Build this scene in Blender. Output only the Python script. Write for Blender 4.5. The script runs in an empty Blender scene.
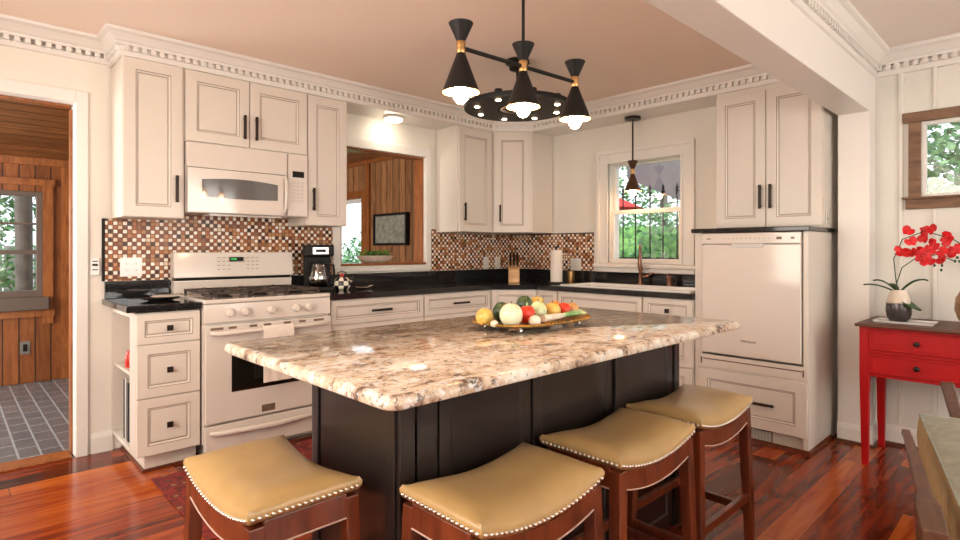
import bpy, bmesh, math, random
from mathutils import Vector, Matrix
random.seed(7)
PI = math.pi
S = bpy.context.scene
COL = S.collection

# ------------------------------------------------------------------ camera
cd = bpy.data.cameras.new('camera'); cam = bpy.data.objects.new('camera', cd); COL.objects.link(cam)
cam.location = (0, 0, 1.21); cam.rotation_euler = (PI/2, 0, math.radians(46.25) - PI/2)
cd.sensor_width = 36; cd.lens = 36*560/960; cd.shift_y = -20/960; cd.clip_start = 0.02
S.camera = cam
# ------------------------------------------------------------------ world, sun, fill lamps
w = bpy.data.worlds.new('sky'); S.world = w; w.use_nodes = True
bg = w.node_tree.nodes['Background']; bg.inputs[0].default_value = (.86, .93, 1, 1); bg.inputs[1].default_value = 2.0
def sun():
    l = bpy.data.lights.new('sun', 'SUN'); l.energy = 3.2; l.angle = .02; l.color = (1, .95, .85)
    o = bpy.data.objects.new('sun', l); COL.objects.link(o); o.rotation_euler = (math.radians(38), 0, math.radians(-70))
sun()
def area(name, loc, rot, sx, sy, power, col):
    l = bpy.data.lights.new(name, 'AREA'); l.shape = 'RECTANGLE'; l.size = sx; l.size_y = sy; l.energy = power; l.color = col
    o = bpy.data.objects.new(name, l); COL.objects.link(o); o.location = loc; o.rotation_euler = rot; return o
# unseen area fills added behind and beside the camera, and in the sun room
area('fill_front', (-.1, -2.42, 1.45), (PI/2, 0, PI), 1.7, 1.5, 66, (.95, .98, 1))
area('fill_front', (2.6, -2.42, 1.45), (PI/2, 0, PI), 1.7, 1.5, 84, (.94, .97, 1))
area('fill_left', (-1.12, 1.6, 1.45), (PI/2, 0, -PI/2), 2.4, 1.5, 78, (1, .92, .82))
area('fill_sunroom', (-1.4, 5.3, 1.3), (PI/2, 0, -PI/2), 2.0, 1.6, 125, (1, .97, .92))
S.view_settings.view_transform = 'Standard'; S.view_settings.look = 'None'
S.view_settings.gamma = 1; S.view_settings.use_curve_mapping = False; S.view_settings.exposure = 0.13

# ------------------------------------------------------------------ node helpers / materials
class NT:
    def __init__(s, m): s.t = m.node_tree; s.n = s.t.nodes; s.l = s.t.links
    def set(s, sock, v):
        if isinstance(v, bpy.types.NodeSocket): s.l.new(v, sock)
        elif v is not None: sock.default_value = v
    def node(s, typ, **kw):
        n = s.n.new(typ)
        for k, v in kw.items(): setattr(n, k, v)
        return n
    def math(s, op, a, b=None, c=None):
        n = s.node('ShaderNodeMath', operation=op); s.set(n.inputs[0], a); s.set(n.inputs[1], b)
        if c is not None: s.set(n.inputs[2], c)
        return n.outputs[0]
    def ramp(s, fac, stops, const=False):
        n = s.node('ShaderNodeValToRGB'); cr = n.color_ramp
        if const: cr.interpolation = 'CONSTANT'
        while len(cr.elements) < len(stops): cr.elements.new(.5)
        for e, (p, c) in zip(cr.elements, stops): e.position = p; e.color = (*c, 1)
        s.set(n.inputs[0], fac); return n.outputs[0]
    def mix(s, f, a, b, mode='MIX'):
        n = s.node('ShaderNodeMix', data_type='RGBA', blend_type=mode)
        s.set(n.inputs[0], f)
        s.set(n.inputs[6], (*a, 1) if isinstance(a, tuple) else a); s.set(n.inputs[7], (*b, 1) if isinstance(b, tuple) else b)
        return n.outputs[2]
    def obj(s): return s.node('ShaderNodeTexCoord').outputs['Object']
    def pos(s): return s.node('ShaderNodeNewGeometry').outputs['Position']
    def xyz(s, v): n = s.node('ShaderNodeSeparateXYZ'); s.set(n.inputs[0], v); return n.outputs
    def comb(s, x, y, z=0.0):
        n = s.node('ShaderNodeCombineXYZ'); s.set(n.inputs[0], x); s.set(n.inputs[1], y); s.set(n.inputs[2], z); return n.outputs[0]
    def scale(s, v, sc):
        n = s.node('ShaderNodeVectorMath', operation='MULTIPLY'); s.set(n.inputs[0], v); n.inputs[1].default_value = sc; return n.outputs[0]
    def noise(s, v, sc, det=4, rough=.5, dist=0):
        n = s.node('ShaderNodeTexNoise'); s.set(n.inputs['Vector'], v); n.inputs['Scale'].default_value = sc
        n.inputs['Detail'].default_value = det; n.inputs['Roughness'].default_value = rough; n.inputs['Distortion'].default_value = dist
        return n.outputs['Fac']
    def white(s, v): n = s.node('ShaderNodeTexWhiteNoise', noise_dimensions='3D'); s.set(n.inputs[0], v); return n.outputs['Value']
    def bump(s, h, strength=.3, dist=.002):
        n = s.node('ShaderNodeBump'); n.inputs['Strength'].default_value = strength; n.inputs['Distance'].default_value = dist
        s.set(n.inputs['Height'], h); s.set(s.b.inputs['Normal'], n.outputs[0])
def mat(name, col=(.8, .8, .8), rough=.5, metal=0, coat=0, spec=.5):
    m = bpy.data.materials.new(name); m.use_nodes = True
    t = NT(m); t.b = t.n['Principled BSDF']
    t.b.inputs['Base Color'].default_value = (*col, 1); t.b.inputs['Roughness'].default_value = rough
    t.b.inputs['Metallic'].default_value = metal; t.b.inputs['Coat Weight'].default_value = coat
    t.b.inputs['Specular IOR Level'].default_value = spec; t.b.inputs['Coat Roughness'].default_value = .06
    m['nt'] = 0
    return m, t
def paint(name, col, rough=.45, var=.06, sc=3, **kw):
    m, t = mat(name, col, rough, **kw)
    n = t.noise(t.obj(), sc, 3)
    d = tuple(c*(1-var) for c in col)
    t.set(t.b.inputs['Base Color'], t.ramp(n, [(.3, d), (.7, col)]))
    return m
def emis(name, col, strength):
    m, t = mat(name, col, .4); t.b.inputs['Emission Color'].default_value = (*col, 1); t.b.inputs['Emission Strength'].default_value = strength
    return m
def glass(name, col=(1, 1, 1), rough=0.0, thin=True, refl=.12):
    m = bpy.data.materials.new(name); m.use_nodes = True; t = NT(m); t.n.clear()
    o = t.node('ShaderNodeOutputMaterial'); mx = t.node('ShaderNodeMixShader'); tr = t.node('ShaderNodeBsdfTransparent'); gl = t.node('ShaderNodeBsdfGlossy')
    tr.inputs[0].default_value = (*col, 1); gl.inputs['Roughness'].default_value = rough
    mx.inputs[0].default_value = refl
    t.l.new(tr.outputs[0], mx.inputs[1]); t.l.new(gl.outputs[0], mx.inputs[2]); t.l.new(mx.outputs[0], o.inputs[0])
    return m
def pine(name, a, b, axis='z', plank=.115, rough=.35):
    m, t = mat(name, a, rough); p = t.pos(); x, y, z = t.xyz(p)
    if axis == 'z': u = t.math('ADD', x, y); g = t.comb(t.math('MULTIPLY', u, 14.0), t.math('MULTIPLY', z, 1.6), 0.0)
    else: u = y; g = t.comb(t.math('MULTIPLY', u, 14.0), t.math('MULTIPLY', x, 1.6), 0.0)
    k = t.math('DIVIDE', u, plank); fr = t.math('FRACT', k); idx = t.math('FLOOR', k)
    n = t.noise(g, 1.5, 5, .6, 1.5)
    c = t.ramp(n, [(.25, b), (.6, a)])
    wn = t.white(t.comb(idx, 3.0, 1.0))
    c = t.mix(t.math('MULTIPLY', wn, .5), c, tuple(q*.45 for q in b))
    vor = t.node('ShaderNodeTexVoronoi'); t.set(vor.inputs['Vector'], t.comb(t.math('MULTIPLY', u, 5.0), t.math('MULTIPLY', z if axis == 'z' else x, 2.2), 0.0)); vor.inputs['Scale'].default_value = 1
    kn = t.math('LESS_THAN', vor.outputs['Distance'], .085)
    c = t.mix(t.math('MULTIPLY', kn, .75), c, (.06, .02, .008))
    gr = t.math('LESS_THAN', fr, .09)
    c = t.mix(gr, c, (.03, .012, .005)); t.set(t.b.inputs['Base Color'], c)
    t.bump(t.math('SUBTRACT', 1.0, gr), .6, .004)
    return m
def plankfloor():
    m, t = mat('cherry_planks', (.4, .1, .03), .17, spec=.4); x, y, z = t.xyz(t.obj())
    r = t.math('DIVIDE', y, .128); row = t.math('FLOOR', r); fr = t.math('FRACT', r)
    off = t.math('MULTIPLY', t.white(t.comb(row, 1.0, 2.0)), 7.0)
    k = t.math('ADD', t.math('DIVIDE', x, 1.25), off); ki = t.math('FLOOR', k); kf = t.math('FRACT', k)
    wn = t.white(t.comb(row, ki, 5.0))
    g = t.noise(t.comb(t.math('ADD', t.math('MULTIPLY', x, 1.3), t.math('MULTIPLY', wn, 30.0)), t.math('MULTIPLY', y, 11.0), 0.0), 1.7, 5, .55, .9)
    f = t.math('ADD', t.math('MULTIPLY', wn, .42), t.math('MULTIPLY', g, .66))
    c = t.ramp(f, [(.26, (.045, .008, .003)), (.43, (.15, .020, .005)), (.58, (.32, .046, .008)), (.82, (.54, .13, .02))])
    seam = t.math('MAXIMUM', t.math('LESS_THAN', fr, .022), t.math('LESS_THAN', kf, .003))
    c = t.mix(t.math('MULTIPLY', seam, .7), c, (.02, .005, .003)); t.set(t.b.inputs['Base Color'], c)
    t.bump(t.math('SUBTRACT', 1.0, seam), .25, .001)
    return m
def brickfloor():
    m, t = mat('brick_pavers', (.2, .2, .2), .28); x, y, z = t.xyz(t.pos())
    br = t.node('ShaderNodeTexBrick'); t.set(br.inputs['Vector'], t.comb(y, x, 0.0))
    br.inputs['Scale'].default_value = 1; br.inputs['Brick Width'].default_value = .21; br.inputs['Row Height'].default_value = .105
    br.inputs['Mortar Size'].default_value = .006; br.inputs['Color1'].default_value = (.075, .075, .08, 1); br.inputs['Color2'].default_value = (.13, .115, .11, 1)
    br.inputs['Mortar'].default_value = (.34, .36, .38, 1)
    n = t.noise(t.pos(), 6, 4)
    t.set(t.b.inputs['Base Color'], t.mix(t.math('MULTIPLY', n, .45), br.outputs['Color'], (.22, .235, .25)))
    t.bump(br.outputs['Fac'], -.4, .003)
    return m
def mosaic():
    m, t = mat('glass_mosaic', (.5, .4, .3), .16, spec=.3); x, y, z = t.xyz(t.pos()); T = .0252
    u = t.math('DIVIDE', t.math('SUBTRACT', x, y), T); v = t.math('DIVIDE', z, T)
    a, b = t.math('FLOOR', u), t.math('FLOOR', v); fu, fv = t.math('FRACT', u), t.math('FRACT', v)
    par = t.math('FLOORED_MODULO', t.math('ADD', a, b), 2.0) if False else t.math('MULTIPLY', t.math('FRACT', t.math('MULTIPLY', t.math('ADD', a, b), .5)), 2.0)
    wn = t.math('ADD', t.math('MULTIPLY', t.white(t.comb(a, b, 2.0)), .54), t.math('MULTIPLY', par, .46))
    c = t.ramp(wn, [(0, (.05, .016, .008)), (.10, (.20, .05, .014)), (.26, (.38, .11, .03)), (.42, (.52, .24, .10)), (.52, (.80, .60, .42)), (.62, (.92, .84, .74)), (.95, (.30, .14, .07))], True)
    e = t.math('MINIMUM', t.math('MINIMUM', fu, t.math('SUBTRACT', 1.0, fu)), t.math('MINIMUM', fv, t.math('SUBTRACT', 1.0, fv)))
    gr = t.math('LESS_THAN', e, .09)
    t.set(t.b.inputs['Base Color'], t.mix(gr, c, (.16, .08, .045)))
    t.set(t.b.inputs['Roughness'], t.math('ADD', t.math('MULTIPLY', gr, .5), .25))
    t.bump(t.math('SUBTRACT', 1.0, gr), .5, .002)
    return m
def granite():
    m, t = mat('cream_granite', (.7, .6, .5), .09, spec=.32); p = t.pos()
    p2 = t.scale(p, (1, 1.7, 1))
    n1 = t.noise(p2, 13, 9, .76, .5)
    n0 = t.noise(p2, 3.2, 4, .6, 1.0); n1 = t.math('ADD', t.math('MULTIPLY', n1, .68), t.math('MULTIPLY', n0, .34))
    c = t.ramp(n1, [(.385, (.06, .04, .035)), (.43, (.27, .18, .13)), (.475, (.51, .38, .27)), (.54, (.65, .55, .43)), (.63, (.78, .75, .68))])
    n2 = t.noise(p, 55, 5, .7, .4)
    c = t.mix(t.ramp(n2, [(.385, (.9,)*3), (.435, (0, 0, 0))]), c, (.10, .085, .085))
    n3 = t.noise(t.scale(p, (1, 1, 1.01)), 30, 5, .65, .3)
    c = t.mix(t.ramp(n3, [(.52, (0, 0, 0)), (.60, (.75,)*3)]), c, (.70, .70, .69))
    t.set(t.b.inputs['Base Color'], c)
    return m
def speckle(name, base, spot, sc=180, rough=.07):
    m, t = mat(name, base, rough); n = t.noise(t.pos(), sc, 3)
    t.set(t.b.inputs['Base Color'], t.ramp(n, [(.58, base), (.68, spot)])); return m
def wood(name, a, b, rough=.3, sc=(3, 26, 26), coat=.2):
    m, t = mat(name, a, rough, coat=coat); n = t.noise(t.scale(t.obj(), sc), 1.6, 6, .6, 1.0)
    t.set(t.b.inputs['Base Color'], t.ramp(n, [(.3, b), (.65, a)])); t.bump(n, .12, .001); return m
def leafy(name, a, b, rough=.5):
    m, t = mat(name, a, rough); n = t.noise(t.pos(), 9, 3)
    t.set(t.b.inputs['Base Color'], t.ramp(n, [(.35, b), (.65, a)]))
    t.b.inputs['Subsurface Weight'].default_value = 0; return m
def rugmat():
    m, t = mat('rug_wool', (.3, .03, .02), .95); p = t.pos()
    v = t.node('ShaderNodeTexVoronoi', feature='F1'); t.set(v.inputs['Vector'], p); v.inputs['Scale'].default_value = 14
    n = t.noise(p, 60, 3)
    c = t.ramp(v.outputs['Distance'], [(.15, (.35, .16, .07)), (.28, (.10, .014, .010)), (.5, (.30, .022, .014)), (.7, (.12, .012, .01))])
    t.set(t.b.inputs['Base Color'], t.mix(t.math('MULTIPLY', n, .4), c, (.06, .01, .008))); t.bump(n, .6, .004); return m
M = {}
M['cab'] = paint('cream_cabinet_paint', (.69, .62, .545), .32, .02)
M['glaze'] = paint('brown_glaze', (.17, .11, .075), .5)
M['appl'] = paint('bisque_enamel', (.71, .635, .57), .12, .01, coat=.4)
M['appl2'] = paint('bisque_panel', (.62, .55, .49), .2, .01)
M['wall'] = paint('cream_wall_paint', (.77, .72, .64), .6, .03)
M['trim'] = paint('white_trim_paint', (.78, .74, .69), .35, .02)
M['ceil'] = paint('ceiling_paint_warm_bounce', (.93, .76, .64), .7, .03, 1.2)  # peach tint mixes paint with warm floor bounce put into the colour
M['ceil2'] = paint('ceiling_paint_daylit', (.86, .77, .69), .7, .02, 1.2)  # same ceiling paint, made lighter to stand in for more daylight
M['board'] = paint('pale_board_paint', (.72, .69, .63), .5, .02)
M['iron'] = paint('oil_rubbed_bronze', (.030, .018, .014), .42, .2, metal=.6)
M['black'] = paint('black_metal', (.009, .007, .006), .5, .2, spec=.25)
M['bronze'] = paint('warm_bronze', (.10, .045, .022), .38, .2, metal=.5)
M['castiron'] = paint('brown_cast_iron', (.055, .035, .026), .5, .3, 30)
M['brass'] = paint('aged_brass', (.55, .32, .13), .3, .1, metal=1)
M['copper'] = paint('brushed_copper_bronze', (.30, .16, .11), .28, .1, metal=.9)
M['shade_in'] = paint('shade_lining', (.9, .62, .35), .5)
M['bulb'] = emis('bulb_glow', (1, .62, .30), 110)
M['bulb2'] = emis('small_bulb_glow', (1, .72, .45), 18)
M['disc'] = emis('ceiling_disc_glow', (1, .90, .72), 28)
M['green_led'] = emis('green_digits', (.05, .8, .15), 1.0)
M['floor'] = plankfloor(); M['brick'] = brickfloor(); M['mosaic'] = mosaic(); M['granite'] = granite()
M['blackstone'] = speckle('black_granite', (.012, .011, .012), (.05, .045, .045))
M['pine'] = pine('knotty_pine', (.31, .098, .022), (.14, .038, .009))
M['pineceil'] = pine('knotty_pine_ceiling', (.24, .09, .03), (.08, .028, .010), 'x', .14)
M['pinegrey'] = pine('silvered_pine', (.50, .235, .095), (.15, .05, .018))
M['pinetrim'] = wood('pine_trim', (.36, .12, .03), (.18, .05, .012), .35, (20, 20, 3))
M['barn'] = wood('barn_wood', (.25, .14, .08), (.12, .062, .035), .75, (16, 3, 16), 0)
M['island'] = paint('espresso_paint', (.016, .011, .010), .3, .2, 2, coat=.3)
M['cherry'] = wood('cherry_stain', (.17, .036, .011), (.06, .012, .005), .3, (12, 12, 2), .12)
M['edge_strip'] = paint('pale_edge_strip', (.50, .34, .28), .35)  # thin paler line along the lower edge of each stool apron
M['leather'] = paint('tan_leather', (.42, .265, .105), .32, .10, 14, coat=.12)
M['nail'] = paint('antique_nail', (.62, .57, .50), .28, .05, metal=1)
M['red'] = paint('red_lacquer', (.42, .004, .005), .42, .12, 9, spec=.25)
M['tabletop'] = wood('walnut_top', (.13, .04, .018), (.05, .016, .008), .5, (14, 2, 14), 0)
M['petal'] = paint('red_petal', (.80, .012, .018), .5, .35, 40)
M['leaf'] = leafy('orchid_leaf', (.03, .09, .02), (.012, .04, .010), .35)
M['white'] = paint('white_ceramic', (.82, .80, .77), .15, .02)
M['vasetop'] = paint('cream_glaze', (.66, .56, .46), .2, .2, 30)
M['vasebot'] = paint('charcoal_glaze', (.035, .03, .03), .22, .4, 20)
M['woodvase'] = wood('turned_wood', (.38, .19, .09), (.2, .09, .04), .35, (3, 3, 20))
M['green'] = leafy('garden_leaves', (.20, .46, .09), (.06, .20, .04)); M['green2'] = leafy('bright_leaves', (.20, .42, .17), (.06, .20, .09))
M['bark'] = paint('grey_bark', (.20, .18, .16), .9, .4, 8)
M['fence'] = paint('weathered_fence', (.50, .48, .45), .8, .3, 5)
M['grass'] = paint('lawn', (.10, .22, .05), .9, .4, 3)
M['glass'] = glass('window_glass', (1, 1, 1), 0, refl=.07)
M['dglass'] = paint('dark_oven_glass', (.010, .008, .006), .06, .1, coat=.4)
M['mglass'] = paint('microwave_glass', (.13, .12, .12), .08, .1, coat=.5)
M['sashgrey'] = paint('grey_brown_sash', (.12, .085, .065), .5)
M['towel'] = paint('cream_towel', (.84, .74, .66), .95, .08, 40)
M['gold'] = paint('gold_rim', (.45, .27, .07), .28, .2, metal=1)
M['traybase'] = paint('amber_tray', (.30, .19, .08), .3, .3, 20)
M['book'] = paint('dark_book_cover', (.04, .04, .045), .6); M['book2'] = paint('pale_book_cover', (.5, .46, .4), .6)
M['knifewood'] = wood('knife_block_wood', (.62, .36, .16), (.45, .24, .1), .4)
M['steel'] = paint('steel', (.6, .58, .55), .22, .05, metal=1)
M['paper'] = paint('paper', (.82, .74, .66), .9, .03)
M['art'] = paint('map_print', (.32, .31, .24), .7, .5, 22)
M['redpl'] = paint('red_plastic', (.6, .03, .02), .35)
M['awn'] = paint('grey_awning', (.13, .13, .14), .7); M['redcl'] = paint('red_canvas', (.75, .03, .03), .8)
M['sage'] = paint('sage_cushion', (.36, .37, .31), .95, .25, 24); M['tan'] = paint('tan_cushion', (.50, .36, .18), .95, .2, 30)
M['walnut'] = wood('walnut_arm', (.11, .045, .022), (.05, .02, .011), .4, (4, 24, 24), 0)
for k, a, b in (('yellow', (.74, .56, .16), (.62, .36, .07)), ('onion', (.80, .78, .60), (.66, .66, .42)), ('avocado', (.06, .11, .035), (.025, .05, .02)),
                ('pepper', (.78, .06, .02), (.60, .02, .01)), ('garlic', (.82, .72, .60), (.66, .52, .40)), ('palegreen', (.66, .72, .46), (.45, .56, .28)),
                ('orange', (.85, .33, .04), (.7, .22, .02)), ('brownonion', (.62, .34, .12), (.42, .2, .07)), ('leek', (.16, .36, .12), (.55, .68, .40))):
    m, t = mat('veg_'+k, a, .3); t.set(t.b.inputs['Base Color'], t.ramp(t.noise(t.scale(t.obj(), (12, 12, 5)), 1.8, 4), [(.35, b), (.6, a)])); M[k] = m
def checker():
    m, t = mat('black_white_checks', (1, 1, 1), .2); c = t.node('ShaderNodeTexChecker'); c.inputs['Scale'].default_value = 30
    x, y, z = t.xyz(t.obj()); an = t.math('ARCTAN2', y, x); t.set(c.inputs['Vector'], t.comb(t.math('MULTIPLY', an, .053), z, .001))
    c.inputs['Color1'].default_value = (.02, .02, .02, 1); c.inputs['Color2'].default_value = (.8, .74, .62, 1)
    t.set(t.b.inputs['Base Color'], c.outputs['Color']); return m
M['check'] = checker()

# ------------------------------------------------------------------ mesh helper
class MB:
    def __init__(s): s.bm = bmesh.new(); s.mi = 0
    def face(s, vs):
        try: f = s.bm.faces.new(vs); f.material_index = s.mi; return f
        except ValueError: return None
    def box(s, x0, x1, y0, y1, z0, z1, mi=None):
        if mi is not None: s.mi = mi
        v = [s.bm.verts.new(p) for p in ((x0,y0,z0),(x1,y0,z0),(x1,y1,z0),(x0,y1,z0),(x0,y0,z1),(x1,y0,z1),(x1,y1,z1),(x0,y1,z1))]
        for q in ((3,2,1,0),(4,5,6,7),(0,1,5,4),(1,2,6,5),(2,3,7,6),(3,0,4,7)): s.face([v[i] for i in q])
        return s
    def hexa(s, b, t, mi=None):          # two quads, bottom and top loops
        if mi is not None: s.mi = mi
        v = [s.bm.verts.new(p) for p in list(b)+list(t)]
        for q in ((3,2,1,0),(4,5,6,7),(0,1,5,4),(1,2,6,5),(2,3,7,6),(3,0,4,7)): s.face([v[i] for i in q])
        return s
    def prism(s, poly, z0, z1, mi=None):
        if mi is not None: s.mi = mi
        a = [s.bm.verts.new((x, y, z0)) for x, y in poly]; b = [s.bm.verts.new((x, y, z1)) for x, y in poly]
        n = len(poly); s.face(a[::-1]); s.face(b)
        for i in range(n): s.face([a[i], a[(i+1) % n], b[(i+1) % n], b[i]])
        return s
    def loops(s, L, cap0=True, cap1=True, closed=False):
        R = [[s.bm.verts.new(p) for p in l] for l in L]; n = len(R[0])
        rng = range(len(R) if closed else len(R)-1)
        for k in rng:
            a, b = R[k], R[(k+1) % len(R)]
            for i in range(n): s.face([a[i], a[(i+1) % n], b[(i+1) % n], b[i]])
        if not closed:
            if cap0: s.face(R[0][::-1])
            if cap1: s.face(R[-1])
        return s
    def lathe(s, prof, c=(0, 0, 0), seg=24, mi=None, M4=None, sx=1, sy=1, cap=True):
        if mi is not None: s.mi = mi
        L = []
        for r, z in prof:
            l = []
            for i in range(seg):
                a = 2*PI*i/seg; p = Vector((max(r, 1e-4)*math.cos(a)*sx, max(r, 1e-4)*math.sin(a)*sy, z))
                if M4 is not None: p = M4 @ p
                l.append(p+Vector(c))
            L.append(l)
        return s.loops(L, cap, cap)
    def tube(s, pts, r, seg=10, mi=None):
        if mi is not None: s.mi = mi
        P = [Vector(p) for p in pts]; rr = r if isinstance(r, (list, tuple)) else [r]*len(P); L = []; up = None
        for i, p in enumerate(P):
            d = (P[min(i+1, len(P)-1)]-P[max(i-1, 0)]).normalized()
            if up is None: up = Vector((0, 0, 1)) if abs(d.z) < .9 else Vector((1, 0, 0))
            a = d.cross(up).normalized(); b = a.cross(d).normalized(); up = b
            L.append([p+(a*math.cos(2*PI*k/seg)+b*math.sin(2*PI*k/seg))*rr[i] for k in range(seg)])
        return s.loops(L)
    def ball(s, c, r, seg=16, mi=None, sx=1, sy=1, sz=1, rot=None):
        pr = [(r*math.sin(PI*k/10), -r*math.cos(PI*k/10)*sz) for k in range(11)]
        return s.lathe(pr, c, seg, mi, rot, sx, sy)
    def nested(s, x0, x1, z0, z1, y, prof, cols, t):
        # raised/recessed panel on a slab facing -y: prof=(inset, outward)
        L = [(0, -t)]+list(prof); R = []
        for ins, d in L:
            R.append([s.bm.verts.new(p) for p in ((x0+ins, y-t-d if False else y-(d+t), z0+ins), (x1-ins, y-(d+t), z0+ins), (x1-ins, y-(d+t), z1-ins), (x0+ins, y-(d+t), z1-ins))])
        for k in range(len(R)-1):
            s.mi = cols[k]
            for i in range(4): s.face([R[k][i], R[k][(i+1) % 4], R[k+1][(i+1) % 4], R[k+1][i]])
        s.mi = cols[-1]; s.face(R[-1]); s.face(R[0][::-1]); return s
    def build(s, name, mats, parent=None, smooth=None, bevel=0, loc=None, rot=None, seg=2):
        bmesh.ops.recalc_face_normals(s.bm, faces=s.bm.faces)
        me = bpy.data.meshes.new(name); s.bm.to_mesh(me); s.bm.free()
        for m in (mats if isinstance(mats, (list, tuple)) else [mats]): me.materials.append(M[m] if isinstance(m, str) else m)
        o = bpy.data.objects.new(name, me); COL.objects.link(o)
        if parent is not None: o.parent = parent
        if loc is not None: o.location = loc
        if rot is not None: o.rotation_euler = rot
        if smooth:
            for p in me.polygons: p.use_smooth = True
            me.set_sharp_from_angle(angle=math.radians(smooth))
        if bevel:
            b = o.modifiers.new('bevel', 'BEVEL'); b.width = bevel; b.segments = seg; b.limit_method = 'ANGLE'; b.angle_limit = math.radians(40)
        return o
def tag(o, label=None, cat=None, group=None, kind=None):
    for k, v in (('label', label), ('category', cat), ('group', group), ('kind', kind)):
        if v: o[k] = v
    return o
def thing(name, label, cat, loc=(0, 0, 0), rz=0, group=None):
    o = bpy.data.objects.new(name, None); COL.objects.link(o); o.empty_display_size = .05
    o.location = loc; o.rotation_euler = (0, 0, rz); return tag(o, label, cat, group)
def struct(mb, name, mats, **kw): return tag(mb.build(name, mats, **kw), kind='structure')
def copy_tree(o, parent=None):
    c = o.copy(); COL.objects.link(c)
    if parent: c.parent = parent
    for ch in list(o.children): copy_tree(ch, c)
    return c
def sweep(mb, path, prof, closed=False):
    """profile of (outward, z) carried along a polyline with mitres; outward is to the right of travel"""
    P = [Vector((x, y)) for x, y in path]; L = []
    for i, p in enumerate(P):
        ds = []
        if i > 0: ds.append((P[i]-P[i-1]).normalized())
        if i < len(P)-1: ds.append((P[i+1]-P[i]).normalized())
        ns = [Vector((d.y, -d.x)) for d in ds]; n = ns[0] if len(ns) == 1 else (ns[0]+ns[1])
        if len(ns) == 2: n = n/ (1+ns[0].dot(ns[1]))
        L.append([(p.x+n.x*o, p.y+n.y*o, z) for o, z in prof])
    return mb.loops(L)

XW, YW, ZC = 4.27, 4.0, 2.45
# ------------------------------------------------------------------ STRUCTURE
struct(MB().box(-1.2, XW+.15, -2.5, YW, -.1, 0), 'floor', 'floor')
struct(MB().box(-1.6, 3.6, YW, 6.7, -.1, -.004), 'floor_sunroom', 'brick')
struct(MB().box(-1.35, XW+.15, .92, YW+.001, ZC, ZC+.12), 'ceiling', 'ceil')
struct(MB().box(-1.35, XW+.15, -2.65, .92, ZC, ZC+.12), 'ceiling_dining', 'ceil2')
# back (range) wall with doorway and pass-through
DX0, DX1, DZ = -.45, .558, 2.075; PX0, PX1, PZ0, PZ1 = 2.28, 3.14, 1.10, 2.045
wb = MB(); y0, y1 = YW, YW+.14
wb.box(-1.35, DX0, y0, y1, 0, ZC); wb.box(DX0, DX1, y0, y1, DZ, ZC); wb.box(DX1, PX0, y0, y1, 0, ZC)
wb.box(PX0, PX1, y0, y1, 0, PZ0-.02); wb.box(PX0, PX1, y0, y1, PZ1, ZC); wb.box(PX1, XW+.15, y0, y1, 0, ZC)
struct(wb, 'wall_back', 'wall')
# right wall with sink window and dining window
WY0, WY1, WZ0, WZ1 = 2.125, 2.800, 1.088, 1.968
EY0, EY1, EZ0, EZ1 = -.06, .600, 1.53, 1.985
wr = MB(); a, b = XW, XW+.15
wr.box(a, b, WY1, YW, 0, ZC); wr.box(a, b, WY0, WY1, 0, WZ0); wr.box(a, b, WY0, WY1, WZ1, ZC); wr.box(a, b, .92, WY0, 0, ZC)
struct(wr, 'wall_right', 'wall')
wr = MB()
wr.box(a, b, EY1, .92, 0, ZC); wr.box(a, b, EY0, EY1, 0, EZ0); wr.box(a, b, EY0, EY1, EZ1, ZC); wr.box(a, b, -2.65, EY0, 0, ZC)
struct(wr, 'wall_right_dining', 'board')
struct(MB().box(-1.35, -1.2, -2.65, YW, 0, ZC), 'wall_left', 'wall')
struct(MB().box(-1.2, XW, -2.65, -2.5, 0, ZC), 'wall_front', 'board')
# battens on dining wall
bt = MB()
for y in (.70, .535, .37, .205, .04, -.125, -.29, -.455, -.62, -.785):
    if EY0-.1 < y < EY1+.1: bt.box(XW-.010, XW, y-.011, y+.011, .14, 1.462); bt.box(XW-.010, XW, y-.011, y+.011, 2.055, 2.32)
    else: bt.box(XW-.010, XW, y-.011, y+.011, .14, 2.32)
struct(bt, 'trim_1', 'board', bevel=.003)
# beam and post
struct(MB().box(-1.2, XW, .83, 1.0, 2.066, ZC), 'trim_2', 'trim', bevel=.004)
struct(MB().box(4.11, XW, .83, 1.0, 0, 2.066), 'trim_3', 'trim', bevel=.004)
# crown moulding with dentils
CP = [(0, 2.295), (.012, 2.30), (.012, 2.332), (.003, 2.333), (.003, 2.364), (.030, 2.364), (.032, 2.378), (.042, 2.386), (.052, 2.402), (.066, 2.420), (.080, 2.426), (.086, 2.430), (.088, 2.449), (0, 2.449)]
def crown(path, name, ks=1.0, ko=1.0):
    zf = lambda z: 2.449-(2.449-z)*ks
    mb = MB(); sweep(mb, path, [(o*ko, zf(z)) for o, z in CP])
    for i in range(len(path)-1):
        p, q = Vector(path[i]), Vector(path[i+1]); d = (q-p); L = d.length; d.normalize(); n = Vector((d.y, -d.x)); k = int(L/.045)
        for j in range(k):
            c = p+d*(j+.5)*L/k; z0, z1 = zf(2.332), zf(2.3635)
            a0 = c-d*.0125; a1 = c+d*.0125
            mb.hexa([(*(a0), z0), (*(a1), z0), (*(a1+n*.027*ko), z0), (*(a0+n*.027*ko), z0)], [(*(a0), z1), (*(a1), z1), (*(a1+n*.027*ko), z1), (*(a0+n*.027*ko), z1)])
    return struct(mb, name, 'trim')
YU, XU = 3.70, 3.968            # fronts of wall cabinet boxes
crown([(.725, YW), (.725, YU), (3.70, YU), (XU, 3.432), (XU, 1.0)], 'trim_4', .9)
crown([(-1.2, YW), (.7245, YW)], 'trim_18', .82, 1.65)
crown([(-1.2, .83), (XW, .83), (XW, -2.5)], 'trim_5')
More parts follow.
